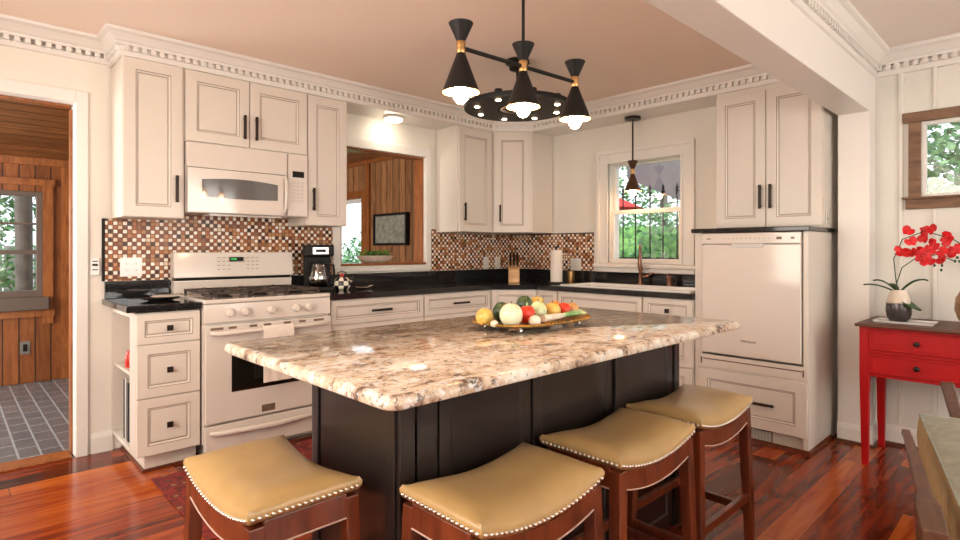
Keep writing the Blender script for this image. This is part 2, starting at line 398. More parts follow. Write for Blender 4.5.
# soffit above the cabinets
struct(MB().prism([(.728, YW-.001), (.728, YU+.001), (3.70, YU+.001), (XU+.001, 3.432), (XU+.001, 1.001), (XW-.001, 1.001), (XW-.001, YW-.001)], 2.312, ZC-.001), 'ceiling_soffit', 'trim')
# door casing, pass-through casing
dc = MB(); dc.box(DX1-.003, DX1+.056, YW-.022, YW-.001, 0, 2.14); dc.box(DX0-.07, DX0+.005, YW-.022, YW-.001, 0, 2.14); dc.box(DX0+.005, DX1-.003, YW-.022, YW-.001, DZ-.005, 2.14)
dc.box(DX1-.006, DX1+.0, YW, YW+.139, 0, DZ-.006); dc.box(DX0, DX0+.018, YW, YW+.139, 0, DZ-.006); dc.box(DX0, DX1, YW, YW+.139, DZ-.006, DZ)
struct(dc, 'trim_6', 'trim', bevel=.003)
struct(MB().box(DX1-.016, DX1-.0065, YW+.07, YW+.139, 0, DZ-.03).box(DX0+.02, DX1-.017, YW+.07, YW+.139, DZ-.02, DZ-.0065), 'trim_7', 'pinetrim')
struct(MB().box(DX0+.02, DX1-.02, YW-.01, YW+.139, .0, .012), 'trim_8', 'pinetrim', bevel=.004)
pc = MB(); pc.box(PX0-.068, PX0, YW-.02, YW-.001, PZ0-.035, PZ1+.08); pc.box(PX1, PX1+.058, YW-.02, YW-.001, PZ0-.035, PZ1+.08); pc.box(PX0, PX1, YW-.02, YW-.001, PZ1, PZ1+.08)
pc.box(PX0-.068, PX1+.058, YW-.026, YW-.001, 1.032, PZ0-.036)
struct(pc, 'trim_9', 'trim', bevel=.004)
struct(MB().box(PX0+.0, PX1, YW-.022, YW+.16, PZ0-.018, PZ0), 'trim_10', 'pinetrim', bevel=.004)
struct(MB().box(PX1-.012, PX1-.001, YW+.02, YW+.139, PZ0, PZ1).box(PX0, PX1-.013, YW+.02, YW+.139, PZ1-.014, PZ1-.001), 'trim_11', 'pinetrim')
# baseboards
def base(path, name, h=.12):
    mb = MB(); sweep(mb, path, [(0, .0), (.016, .0), (.016, h-.03), (.010, h-.012), (.006, h), (0, h)]); return struct(mb, name, 'trim')
base([(DX1+.07, YW), (.738, YW)], 'baseboard_back')
base([(-1.2, YW), (DX0-.071, YW)], 'baseboard_back_left')
base([(4.11, 1.0), (4.11, .83), (XW, .83), (XW, -2.5)], 'baseboard_right')
base([(-1.2, -2.5), (-1.2, YW)], 'baseboard_left'); base([(XW, -2.5), (-1.2, -2.5)], 'baseboard_front')
sm = MB(); sweep(sm, [(4.094, 1.0), (4.094, .814), (XW-.016, .814), (XW-.016, -2.4)], [(0, 0), (.014, 0), (.012, .016), (0, .02)]); struct(sm, 'trim_12', 'cherry')
# backsplashes (wall tiling) with black edge
BS = MB(); BS.box(.700, PX0-.069, YW-.009, YW-.0005, 1.021, 1.40); BS.box(1.056, 1.844, YW-.009, YW-.0005, .80, 1.021); BS.box(1.056, 1.844, YW-.009, YW-.0005, 1.40, 1.47)
BS.box(PX1+.059, XW-.0005, YW-.009, YW-.0005, 1.021, 1.40)
struct(BS, 'wall_tiles_back', 'mosaic')
struct(MB().box(XW-.009, XW-.0005, 2.962, YW-.01, 1.021, 1.36).box(XW-.009, XW-.0005, 1.742, 1.955, 1.021, 1.36), 'wall_tiles_right', 'mosaic')
struct(MB().box(.684, .699, YW-.012, YW-.0005, 1.021, 1.40).box(XW-.012, XW-.0005, 2.962, YW-.012, 1.361, 1.37), 'trim_13', 'black')
# ------------------------------------------------------------------ sun room
YF, XS = 6.53, 3.5
FX0, FX1, FZ0, FZ1 = -.30, .66, .78, 1.745
f = MB(); f.box(-1.6, FX0, YF, YF+.12, 0, 2.6); f.box(FX0, FX1, YF, YF+.12, 0, FZ0); f.box(FX0, FX1, YF, YF+.12, FZ1, 2.6); f.box(FX1, XS+.12, YF, YF+.12, 0, 2.6)
struct(f, 'wall_sunroom_back', 'pine')
GY0, GY1, GZ0, GZ1 = 5.62, 6.3, 1.0, 1.81
f = MB(); f.box(XS, XS+.12, YW+.141, GY0, 0, 2.6); f.box(XS, XS+.12, GY0, GY1, 0, GZ0); f.box(XS, XS+.12, GY0, GY1, GZ1, 2.6); f.box(XS, XS+.12, GY1, YF, 0, 2.6)
struct(f, 'wall_sunroom_right', 'pinegrey')
struct(MB().box(-1.6, -1.48, YW+.141, YF, 0, 2.6), 'wall_sunroom_left', 'pine')
struct(MB().hexa([(-1.6, YW+.141, 2.42), (2.0, YW+.141, 2.42), (2.0, YF+.1, 2.03), (-1.6, YF+.1, 2.03)], [(-1.6, YW+.141, 2.6), (2.0, YW+.141, 2.6), (2.0, YF+.1, 2.6), (-1.6, YF+.1, 2.6)]), 'ceiling_sunroom', 'pineceil')
struct(MB().box(2.0, XS+.12, YW+.141, YF+.1, 2.235, 2.6), 'ceiling_sunroom_side', 'pinegrey')
struct(MB().box(-1.48, DX0-.0, YW+.141, YW+.15, 0, 2.38).box(DX1, PX0, YW+.141, YW+.15, 0, 2.22).box(PX1, XS, YW+.141, YW+.15, 0, 2.22), 'wall_sunroom_front', 'pine')
t = MB(); t.box(-1.47, FX1+.09, YF-.025, YF-.001, 1.80, 1.86); t.box(FX1, FX1+.075, YF-.022, YF-.001, .53, 1.80); t.box(-1.47, FX1+.085, YF-.03, YF-.001, .60, .66); t.box(.80, .87, YF-.02, YF-.001, 0, 2.05)
t.box(-1.47, 3.49, YF-.035, YF-.001, 1.985, 2.05)
struct(t, 'trim_14', 'pinetrim')
t = MB(); t.box(XS-.02, XS-.001, GY0-.09, GY0, .9, 1.90); t.box(XS-.02, XS-.001, GY0, GY1+.05, 1.82, 1.90); t.box(XS-.03, XS-.001, 4.43, 4.52, 0, 2.35); t.box(XS-.025, XS-.001, GY0-.17, GY0-.10, 0, 2.2)
t.box(XS-.03, XS-.001, YW+.15, YF-.04, 2.19, 2.234)
struct(t, 'trim_15', 'pinetrim')
# sun room window: frame, meeting rail, muntins, pane
def window_y(name, x0, x1, y, z0, z1, rail, munt, mat_):
    fr = MB(); T = .045
    fr.box(x0, x0+T, y, y+.06, z0, z1); fr.box(x1-T, x1, y, y+.06, z0, z1); fr.box(x0+T, x1-T, y, y+.06, z0, z0+.06); fr.box(x0+T, x1-T, y, y+.06, z1-T, z1)
    fr.box(x0+T, x1-T, y, y+.06, rail-.02, rail+.02)
    for m_ in munt: fr.box(*m_)
    o = struct(fr, name, mat_, bevel=.003)
    MB().box(x0+T, x1-T, y+.028, y+.032, z0+.06, z1-T).build('pane', 'glass', o)
    return o
wo = window_y('window_3', FX0, FX1, YF+.01, FZ0, FZ1, 1.19, [(.34, .36, YF+.015, YF+.06, 1.21, 1.70), (FX0+.045, .34, YF+.015, YF+.06, 1.44, 1.46), (.36, .615, YF+.015, YF+.06, 1.44, 1.46)], 'sashgrey')
MB().box(FX0-.05, FX1+.04, YF-.07, YF+.008, FZ0-.115, FZ0).build('window_sill', 'sashgrey', wo, bevel=.005)
g = MB(); T = .04; x0, x1 = XS+.02, XS+.07
g.box(x0, x1, GY0, GY0+T, GZ0, GZ1); g.box(x0, x1, GY1-T, GY1, GZ0, GZ1); g.box(x0, x1, GY0+T, GY1-T, GZ0, GZ0+T); g.box(x0, x1, GY0+T, GY1-T, GZ1-T, GZ1)
wo = struct(g, 'window_4', 'trim'); MB().box(x0+.02, x0+.025, GY0+T, GY1-T, GZ0+T, GZ1-T).build('pane', 'glass', wo)
# ------------------------------------------------------------------ sink window (window_1): casing, sashes, panes, sill
root = MB(); x = XW
def casing(mb, ya, yb, za, zb, wd, d):   # three-sided casing facing -x
    mb.box(x-d, x-.001, yb, yb+wd, za, zb+wd); mb.box(x-d, x-.001, ya-wd, ya, za, zb+wd); mb.box(x-d, x-.001, ya, yb, zb, zb+wd)
casing(root, WY0, WY1, WZ0+.0, WZ1, .115, .018); casing(root, WY0-.085, WY1+.085, WZ0, WZ1+.085, .032, .034); casing(root, WY0, WY1, WZ0, WZ1, .018, .026)
w1 = struct(root, 'window_1', 'trim', bevel=.004)
MB().box(x-.05, x+.04, WY0-.145, WY1+.145, WZ0-.03, WZ0).box(x-.022, x-.001, WY0-.117, WY1+.117, WZ0-.088, WZ0-.031).build('window_sill', 'trim', w1, bevel=.006)
def sash(xa, ya, yb, za, zb, tb, tt):
    s_ = MB(); T = .026; s_.box(xa, xa+.03, ya, ya+T, za, zb); s_.box(xa, xa+.03, yb-T, yb, za, zb); s_.box(xa, xa+.03, ya+T, yb-T, za, za+tb); s_.box(xa, xa+.03, ya+T, yb-T, zb-tt, zb)
    o = s_.build('sash', 'trim', w1, bevel=.003); MB().box(xa+.013, xa+.017, ya+T, yb-T, za+tb, zb-tt).build('pane', 'glass', o)
sash(x+.02, WY0+.008, WY1-.008, WZ0+.001, 1.552, .045, .030); sash(x+.055, WY0+.008, WY1-.008, 1.532, WZ1-.006, .030, .014)
jb = MB(); jb.box(x, x+.15, WY0-.0, WY0+.007, WZ0, WZ1).box(x, x+.15, WY1-.007, WY1, WZ0, WZ1).box(x, x+.15, WY0+.007, WY1-.007, WZ1-.005, WZ1); jb.build('jamb', 'trim', w1)
# ------------------------------------------------------------------ dining window with barn-wood frame (window_2)
fr = MB(); FW = .085
fr.box(x-.03, x-.001, EY1, EY1+.06, EZ0-.0, EZ1); fr.box(x-.03, x-.001, EY0-.06, EY0, EZ0, EZ1); fr.box(x-.04, x-.001, EY0-.09, EY1+.09, EZ1, EZ1+.058); fr.box(x-.028, x-.001, EY0-.075, EY1+.075, EZ0-.072, EZ0-.012)
fr.box(x-.055, x-.001, EY0-.09, EY1+.09, EZ0-.012, EZ0)
w2 = struct(fr, 'window_2', 'barn', bevel=.004)
s_ = MB(); T = .022; s_.box(x+.01, x+.05, EY0, EY0+T, EZ0, EZ1); s_.box(x+.01, x+.05, EY1-T, EY1, EZ0, EZ1); s_.box(x+.01, x+.05, EY0+T, EY1-T, EZ0, EZ0+.02); s_.box(x+.01, x+.05, EY0+T, EY1-T, EZ1-.02, EZ1)
so = s_.build('sash', 'trim', w2, bevel=.003); MB().box(x+.028, x+.032, EY0+T, EY1-T, EZ0+.02, EZ1-.02).build('pane', 'glass', so)

# ------------------------------------------------------------------ cabinets
DP = [(0, -.001), (.003, 0), (.048, 0), (.0505, -.003), (.053, -.004), (.0575, -.007), (.0605, -.008), (.063, -.011), (.066, -.008), (.070, -.008)]
DC = [0, 0, 0, 1, 0, 0, 0, 1, 0, 0, 0]
def door_mesh(w_, h_, fr=.048, t_=.018):
    prof = [(a-.048+fr if a > .003 else a, b) for a, b in DP]
    return MB().nested(0, w_, 0, h_, 0, prof, DC, t_)
def bar(mb, x_, z_, L, vert=True, y=-.018):
    if vert:
        mb.box(x_-.0085, x_+.0085, y-.030, y-.018, z_-L/2, z_+L/2)
        for s in (-1, 1): mb.box(x_-.005, x_+.005, y-.018, y-.0005, z_+s*(L/2-.018)-.005, z_+s*(L/2-.018)+.005)
    else:
        mb.box(x_-L/2, x_+L/2, y-.030, y-.018, z_-.008, z_+.008)
        for s in (-1, 1): mb.box(x_+s*(L/2-.018)-.005, x_+s*(L/2-.018)+.005, y-.018, y-.0005, z_-.005, z_+.005)
def add_door(par, name, x0, x1, z0, z1, handle=None, L=.16, knob=False, fr=.062, y=0):
    d = door_mesh(x1-x0, z1-z0, fr).build(name, ['cab', 'glaze'], par, loc=(x0, y, z0))
    if handle:
        hm = MB(); kind, hx, hz = handle
        if kind == 'k':
            hm.box(hx-.006, hx+.006, -.030, -.0185, hz-.006, hz+.006); hm.box(hx-.0155, hx+.0155, -.040, -.030, hz-.0155, hz+.0155)
            hm.build('knob', 'iron', d, bevel=.003)
        else:
            bar(hm, hx, hz, L, kind == 'v'); hm.build('handle', 'iron', d, bevel=.002)
    return d
def cabinet(name, label, cat, loc, rz, w_, h_, dep, z=0, group=None):
    c = thing(name, label, cat, loc, rz, group); return c
# --- wall cabinets on the range wall (local x along the wall, front faces -y)
c = thing('wall_cabinet', 'tall narrow cream wall cabinet at the left end, beside the doorway', 'cabinet', (.728, YU, 1.40))
MB().box(0, .326, 0, YW-YU-.011, 0, .911).build('body', 'cab', c, bevel=.002); add_door(c, 'door', .004, .312, .003, .909, ('v', .273, .172))
c = thing('wall_cabinet', 'short double-door cream wall cabinet above the microwave', 'cabinet', (1.056, YU, 1.872))
MB().box(0, .790, 0, YW-YU-.011, 0, .439).build('body', 'cab', c, bevel=.002)
add_door(c, 'door', .003, .384, .006, .435, ('v', .346, .125), .155); add_door(c, 'door', .391, .787, .006, .435, ('v', .034, .125), .155)
c = thing('wall_cabinet', 'tall narrow cream wall cabinet right of the microwave', 'cabinet', (1.848, YU, 1.385))
MB().box(0, .313, 0, YW-YU-.011, 0, .926).build('body', 'cab', c, bevel=.002); add_door(c, 'door', .004, .309, .003, .920, ('v', .034, .18))
# corner units
c = thing('wall_cabinet', 'single-door cream wall cabinet just right of the pass-through', 'cabinet', (3.262, YU, 1.372))
MB().box(0, .436, 0, YW-YU-.011, 0, .939).build('body', 'cab', c, bevel=.002); add_door(c, 'door', .012, .415, .003, .921, ('v', .055, .175))
c = thing('wall_cabinet', 'cream corner wall cabinet set diagonally across the room corner', 'cabinet', (3.702, YU, 1.372), -PI/4)
def loc45(px, py):   # world -> local of the diagonal unit
    dx, dy = px-3.702, py-YU; cc, ss = math.cos(PI/4), math.sin(PI/4); return (dx*cc-dy*ss, dx*ss+dy*cc)
MB().prism([loc45(*p) for p in ((3.702, YU), (XU, 3.434), (XW-.011, 3.434), (XW-.011, YW-.011), (3.702, YW-.011))], 0, .939).build('body', 'cab', c, bevel=.002)
add_door(c, 'door', .018, .355, .003, .921, ('v', .055, .175))
# over dishwasher
c = thing('wall_cabinet', 'large double-door cream wall cabinet above the dishwasher', 'cabinet', (XU, 1.712, 1.353), -PI/2)
MB().box(0, .672, 0, XW-XU-.002, 0, .958).build('body', 'cab', c, bevel=.002)
add_door(c, 'door', .004, .332, .012, .925, ('v', .300, .20)); add_door(c, 'door', .338, .666, .012, .925, ('v', .030, .20))
o = tag(MB().box(4.0, 4.035, 1.032, 1.0385, 1.375, 1.45).box(4.008, 4.014, 1.030, 1.032, 1.39, 1.435, 1).box(4.020, 4.028, 1.030, 1.032, 1.40, 1.41, 1).build('outlet', ['white', 'glaze'], bevel=.001), 'white outlet low on the side of the cabinet above the dishwasher', 'outlet')

# --- base cabinets
YB, XB = 3.405, 3.67
# left drawer base with an open book shelf in its side
c = thing('base_cabinet', 'three-drawer cream base cabinet left of the range, with an open shelf in its side', 'cabinet', (.733, YB, 0))
b_ = MB(); b_.box(0, .317, 0, .13, .105, .872); b_.box(0, .317, .572, .592, .105, .872); b_.box(.297, .317, .13, .572, .105, .872); b_.box(0, .29, .13, .572, .105, .125); b_.box(0, .29, .13, .572, .84, .872); b_.box(.012, .29, .13, .572, .512, .53)
b_.build('body', 'cab', c, bevel=.002)
MB().box(.057, .317, .065, .585, 0, .104).build('toe_kick', 'cab', c)
for z0, z1 in ((.706, .866), (.418, .700), (.108, .412)): add_door(c, 'drawer', .003, .314, z0, z1, ('k', .155, (z1-z0)/2), fr=.050 if z1-z0 > .2 else .036)
s_ = MB(); sweep(s_, [(.788, 4.0-.02), (.788, YB+.063), (1.05, YB+.063)], [(0, 0), (.012, 0), (.010, .014), (0, .016)]); struct(s_, 'trim_16', 'cherry')
# right of range
def drawer_base(label, x0, x1, hx, Lh):
    c = thing('base_cabinet', label, 'cabinet', (x0, YB, 0)); W = x1-x0
    MB().box(0, W, 0, .58, .105, .872).build('body', 'cab', c, bevel=.002); MB().box(0, W, .065, .57, 0, .104).build('toe_kick', 'cab', c)
    add_door(c, 'drawer', .006, W-.006, .704, .866, ('h', hx, .081), Lh, fr=.036); add_door(c, 'drawer', .006, W-.006, .408, .698, ('h', hx, .20), Lh); add_door(c, 'drawer', .006, W-.006, .108, .402, ('h', hx, .2), Lh)
drawer_base('wide cream drawer cabinet directly right of the range', 1.862, 2.650, .39, .17)
drawer_base('cream drawer cabinet below the wall between pass-through and corner', 2.654, 3.372, .36, .17)
c = thing('base_cabinet', 'cream corner base cabinet with a diagonal front under the knife block', 'cabinet', (3.378, YB, 0), -PI/4)
def l2(px, py):
    dx, dy = px-3.378, py-YB; cc, ss = math.cos(PI/4), math.sin(PI/4); return (dx*cc-dy*ss, dx*ss+dy*cc)
MB().prism([l2(*p) for p in ((3.378, YB), (XB, 3.113), (XW-.02, 3.113), (XW-.02, YW-.015), (3.378, YW-.015))], .105, .872).build('body', 'cab', c, bevel=.002)
MB().prism([l2(*p) for p in ((3.42, YB+.07), (XB+.07, 3.18), (XW-.03, 3.18), (XW-.03, YW-.02), (3.42, YW-.02))], 0, .104).build('toe_kick', 'cab', c)
add_door(c, 'drawer', .02, .393, .704, .866, fr=.036); add_door(c, 'door', .02, .393, .108, .698, ('v', .05, .5))
c = thing('base_cabinet', 'slim cream base cabinet between diagonal corner unit and sink', 'cabinet', (XB, 3.109, 0), -PI/2)
MB().box(0, .213, 0, .58, .105, .872).build('body', 'cab', c, bevel=.002); MB().box(0, .213, .065, .57, 0, .104).build('toe_kick', 'cab', c)
add_door(c, 'drawer', .006, .207, .704, .866, fr=.034); add_door(c, 'door', .006, .207, .108, .698, ('v', .03, .5))
c = thing('sink_cabinet', 'wide cream cabinet beneath the sink window holding the sink', 'cabinet', (XB, 2.893, 0), -PI/2)
b_ = MB(); b_.box(0, .02, 0, .58, .105, .872); b_.box(.756, .776, 0, .58, .105, .872); b_.box(.02, .756, 0, .02, .105, .872); b_.box(.02, .756, .56, .58, .105, .69); b_.box(.02, .756, .02, .56, .105, .125)
b_.build('body', 'cab', c, bevel=.002); MB().box(0, .776, .065, .57, 0, .104).build('toe_kick', 'cab', c)
add_door(c, 'false_drawer', .006, .770, .704, .866, fr=.036); add_door(c, 'door', .006, .385, .108, .698, ('v', .35, .5)); add_door(c, 'door', .391, .770, .108, .698, ('v', .03, .5))
c = thing('base_cabinet', 'narrow cream drawer cabinet between sink and dishwasher', 'cabinet', (XB, 2.113, 0), -PI/2)
b_ = MB(); b_.box(0, .02, 0, .58, .105, .872); b_.box(.356, .376, 0, .58, .105, .872); b_.box(.02, .356, 0, .02, .105, .872); b_.box(.02, .356, .02, .56, .105, .69)
b_.build('body', 'cab', c, bevel=.002); MB().box(0, .376, .065, .57, 0, .104).build('toe_kick', 'cab', c)
for z0, z1 in ((.704, .866), (.408, .698), (.108, .402)): add_door(c, 'drawer', .006, .370, z0, z1, ('k', .188, (z1-z0)/2), fr=.036 if z1-z0 < .2 else .055)

# --- dishwasher tower
c = thing('dishwasher_cabinet', 'tall cream housing around the raised dishwasher, wide drawer at its foot', 'cabinet', (XB, 1.730, 0), -PI/2)
b_ = MB(); D_ = XW-XB-.003
b_.box(0, .048, 0, D_, 0, 1.322); b_.box(.660, .688, 0, D_, 0, 1.322); b_.box(.048, .660, 0, D_, .095, .515); b_.box(.048, .660, .03, D_, 0, .094)
b_.build('body', 'cab', c, bevel=.002)
add_door(c, 'drawer', .030, .684, .100, .425, ('h', .405, .16), .15)
MB().box(.030, .684, -.012, -.001, .440, .520).box(.060, .655, -.0135, -.0125, .487, .495, 1).box(.045, .055, -.0145, -.0125, .46, .50, 1).box(.660, .668, -.0145, -.0125, .46, .50, 1).build('rail', ['cab', 'glaze'], c, bevel=.001)
gv = MB(); gv.box(.25, .48, .024, .0295, .018, .088, 1)
for i in range(26): gv.box(.256+i*.0086, .2605+i*.0086, .020, .0245, .022, .084, 0)
gv.build('vent_grille', ['trim', 'black'], c)
s_ = MB(); sweep(s_, [(XW, 1.7335), (XB-.001, 1.7335), (XB-.001, 1.0405), (4.11, 1.0405)], [(0, 0), (.014, 0), (.012, .022), (0, .028)]); struct(s_, 'trim_17', 'cherry')
tag(MB().box(XB-.035, XW-.002, 1.028, 1.742, 1.324, 1.351).build('stone_shelf', 'blackstone', bevel=.003), 'dark stone slab capping the dishwasher tower', 'shelf')
dw = thing('dishwasher', 'cream built-in dishwasher raised off the floor in its cabinet', 'dishwasher', (XB, 1.730, .523), -PI/2)
MB().box(.055, .653, .03, .56, .001, .795).build('body', 'appl2', dw)
MB().box(.055, .653, -.022, .028, .012, .722).build('door', 'appl', dw, bevel=.005)
cp = MB().box(.055, .653, -.024, .028, .727, .795).build('control_panel', 'appl', dw, bevel=.004)
mk = MB()
for i in range(11): mk.box(.20+i*.027, .212+i*.027, -.0252, -.0242, .758, .7605)
mk.box(.09, .12, -.0252, -.0242, .756, .763); mk.box(.52, .55, -.0252, -.0242, .752, .768); mk.box(.60, .62, -.0252, -.0242, .754, .766)
mk.build('button_marks', 'glaze', cp)
hd = MB(); hd.hexa([(.265, -.026, .70), (.44, -.026, .70), (.44, -.022, .70), (.265, -.022, .70)], [(.255, -.040, .726), (.45, -.040, .726), (.45, -.022, .726), (.255, -.022, .726)]); hd.build('handle', 'white', dw, bevel=.002)
def text(body, size, loc, rot, name, mat_, parent=None, ext=.0006, align='CENTER'):
    cu = bpy.data.curves.new(name, 'FONT'); cu.body = body; cu.size = size; cu.extrude = ext; cu.align_x = align; cu.align_y = 'CENTER'
    tmp = bpy.data.objects.new(name, cu); COL.objects.link(tmp); dg = bpy.context.evaluated_depsgraph_get(); dg.update()
    me = bpy.data.meshes.new_from_object(tmp.evaluated_get(dg)); COL.objects.unlink(tmp); bpy.data.objects.remove(tmp)
    o = bpy.data.objects.new(name, me); me.materials.clear(); me.materials.append(M[mat_]); COL.objects.link(o); o.location = loc; o.rotation_euler = rot
    if parent: o.parent = parent
    return o
text('Whirlpool', .022, (.354, -.0226, .110), (PI/2, 0, 0), 'lettering', 'black', dw)

# ------------------------------------------------------------------ countertops
tag(MB().box(.684, 1.052, 3.370, YW-.002, .880, .916).build('countertop', 'blackstone', bevel=.006), 'short black stone countertop left of the range', 'countertop')
tag(MB().box(.696, 1.052, YW-.022, YW-.0105, .9165, 1.020).build('stone_upstand', 'blackstone', bevel=.002), 'low black stone upstand behind the short counter left of the range', 'upstand')
SK = (3.705, 4.125, 1.79, 2.885)
ct = MB(); a0, a1 = .874, .914
ct.prism([(1.858, 3.372), (3.362, 3.372), (3.637, 3.097), (3.637, SK[3]), (XW-.002, SK[3]), (XW-.002, YW-.002), (1.858, YW-.002)], a0, a1)
ct.box(3.637, SK[0], 1.733, SK[3], a0, a1); ct.box(SK[1], XW-.002, 1.733, SK[3], a0, a1); ct.box(SK[0], SK[1], 1.733, SK[2], a0, a1)
bmesh.ops.remove_doubles(ct.bm, verts=ct.bm.verts, dist=1e-5)
tag(ct.build('countertop', 'blackstone'), 'long black stone countertop running from the range round the corner to the dishwasher', 'countertop')
up = MB(); up.box(1.858, PX1+.11, YW-.021, YW-.0275+.001, .9145, 1.0195); up.box(PX1+.11, XW-.011, YW-.021, YW-.0105, .9145, 1.0195); up.box(XW-.022, XW-.0105, 1.745, YW-.022, .9145, 1.0195)
up = MB(); up.box(1.858, XW-.003, YW-.040, YW-.028, .9145, 1.0195); up.box(XW-.022, XW-.0105, 1.745, YW-.041, .9145, 1.0195)
tag(up.build('stone_upstand', 'blackstone', bevel=.002), 'long black stone upstand below the pass-through, tiles and sink window', 'upstand')
# sink
sk = thing('sink', 'long white drop-in sink under the window', 'sink', (SK[0], SK[2], .914))
Ls, Ws = SK[3]-SK[2], SK[1]-SK[0]; rim = MB()
rim.loops([[(-.014, -.014, .001), (Ws+.014, -.014, .001), (Ws+.014, Ls+.014, .001), (-.014, Ls+.014, .001)], [(-.012, -.012, .012), (Ws+.012, -.012, .012), (Ws+.012, Ls+.012, .012), (-.012, Ls+.012, .012)],
           [(.03, .05, .012), (Ws-.06, .05, .012), (Ws-.06, Ls-.04, .012), (.03, Ls-.04, .012)], [(.045, .07, -.14), (Ws-.08, .07, -.14), (Ws-.08, Ls-.06, -.14), (.045, Ls-.06, -.14)]], cap0=False)
rim.build('basin', 'white', sk, bevel=.004)
MB().lathe([(.0, -.139), (.03, -.139), (.034, -.136), (.02, -.134), (0, -.134)], (.19, .45, 0), 16).build('drain', 'steel', sk, smooth=40)
MB().box(.046, Ws-.081, .50, .52, -.139, -.02).build('divider', 'white', sk, bevel=.004)
# faucet
fa = thing('faucet', 'tall bronze pull-down faucet behind the sink', 'faucet', (4.165, 2.43, .9145), math.radians(28))
MB().lathe([(.028, 0), (.028, .012), (.017, .02), (.015, .12), (.019, .125), (.019, .15), (.012, .16), (.012, .25), (.010, .255)], (0, 0, 0), 16).build('column', 'copper', fa, smooth=40)
pts = [(0, 0, .25)]+[(-.065+.065*math.cos(a), 0, .27+.065*math.sin(a)) for a in [PI*k/10 for k in range(0, 11)]]+[(-.13, 0, .25)]
MB().tube(pts, .010).build('spout', 'copper', fa, smooth=60)
MB().lathe([(.010, 0), (.016, -.02), (.018, -.09), (.015, -.10)], (-.13, 0, .252), 14).build('spray_head', 'copper', fa, smooth=50)
MB().tube([(0, -.015, .075), (0, -.06, .085), (-.01, -.10, .11)], [.012, .008, .007]).build('lever', 'copper', fa, smooth=60)
sd = thing('soap_dispenser', 'short bronze canister right of the faucet', 'soap dispenser', (4.165, 2.17, .9145))
MB().lathe([(.030, 0), (.030, .008), (.024, .012), (.024, .07), (.029, .078), (.029, .085), (.012, .09), (.010, .10)], (0, 0, 0), 20).build('body', 'copper', sd, smooth=40)
MB().tube([(0, 0, .095), (0, 0, .105), (-.045, 0, .104)], .006).build('pump_spout', 'copper', sd, smooth=60)

# ------------------------------------------------------------------ range
rg = thing('gas_range', 'cream freestanding gas range with black grates and a towel on its door', 'range', (1.060, 3.385, 0))
W = .786
MB().box(0, W, 0, .61, .10, .900).box(.03, W-.03, .05, .58, 0, .099).build('body', 'appl', rg, bevel=.003)
ct = MB(); ct.box(-.001, W+.001, -.028, .56, .9005, .926); ct.build('cooktop', 'appl', rg, bevel=.008, seg=3)
bgd = MB(); bgd.hexa([(-.004, .545, .927), (W-.004, .545, .927), (W-.004, .60, .927), (-.004, .60, .927)], [(-.004, .530, 1.012), (W-.004, .530, 1.012), (W-.004, .60, 1.012), (-.004, .60, 1.012)])
bgd.box(.01, W-.01, .545, .60, 1.012, 1.030, 1); bgd.hexa([(-.010, .508, 1.030), (W-.001, .508, 1.030), (W-.001, .60, 1.030), (-.010, .60, 1.030)], [(-.008, .526, 1.195), (W-.003, .526, 1.195), (W-.003, .60, 1.195), (-.008, .60, 1.195)], 0)
bg_ = bgd.build('backguard', ['appl', 'black'], rg, bevel=.006, seg=3)
di = MB(); di.box(.333, .425, .512, .520, 1.133, 1.163); di.build('display', 'black', bg_)
text('12:45', .018, (.36, .5115, 1.148), (PI/2, 0, 0), 'digits', 'green_led', bg_)
mk = MB()
for r_ in range(4):
    for q in range(9):
        if r_ < 2 and 3 <= q <= 5: continue
        mk.box(.255+q*.032, .272+q*.032, .5095, .5155, 1.080+r_*.026, 1.083+r_*.026)
mk.build('button_marks', 'glaze', bg_)
cpn = MB(); cpn.hexa([(0, -.030, .792), (W, -.030, .792), (W, -.001, .792), (0, -.001, .792)], [(0, -.022, .898), (W, -.022, .898), (W, -.001, .898), (0, -.001, .898)])
cpn.build('control_panel', 'appl', rg, bevel=.003)
for kx in (.143, .229, .386, .547, .628):
    R = Matrix.Rotation(PI/2, 4, 'X'); kb = MB(); kb.lathe([(.027, 0), (.027, .006), (.023, .010), (.021, .026), (.017, .03)], (kx, -.030, .846), 20, M4=R)
    kb.box(kx-.005, kx+.005, -.066, -.058, .828, .864); kb.build('knob', 'appl', rg, smooth=40)
od = MB(); od.box(.002, W-.002, -.040, -.001, .218, .776); dr = od.build('oven_door', 'appl', rg, bevel=.006, seg=3)
MB().box(.146, .640, -.0425, -.0405, .385, .640).build('door_window', 'dglass', dr, bevel=.001)
vs = MB()
for vx in (.03, .13, .25, .335, .46, .56, .66): vs.box(vx, vx+(.07 if vx in (.03, .66) else .045), -.0415, -.0402, .752, .766)
vs.build('vent_slots', 'glaze', dr)
MB().tube([(.035, -.042, .735), (.06, -.075, .735), (.15, -.085, .737), (.39, -.09, .738), (.63, -.085, .737), (.725, -.075, .735), (.75, -.042, .735)], .0135).build('handle', 'appl', dr, smooth=60)
MB().box(.322, .405, -.0425, -.0405, .236, .277).build('badge', 'glaze', dr, bevel=.001)
sdw = MB().box(.002, W-.002, -.034, -.001, .045, .205).build('storage_drawer', 'appl', rg, bevel=.006, seg=3)
MB().tube([(.03, -.036, .165), (.06, -.052, .163), (.39, -.068, .155), (.72, -.052, .163), (.755, -.036, .165)], [.010, .015, .018, .015, .010]).build('handle', 'appl', sdw, smooth=60)
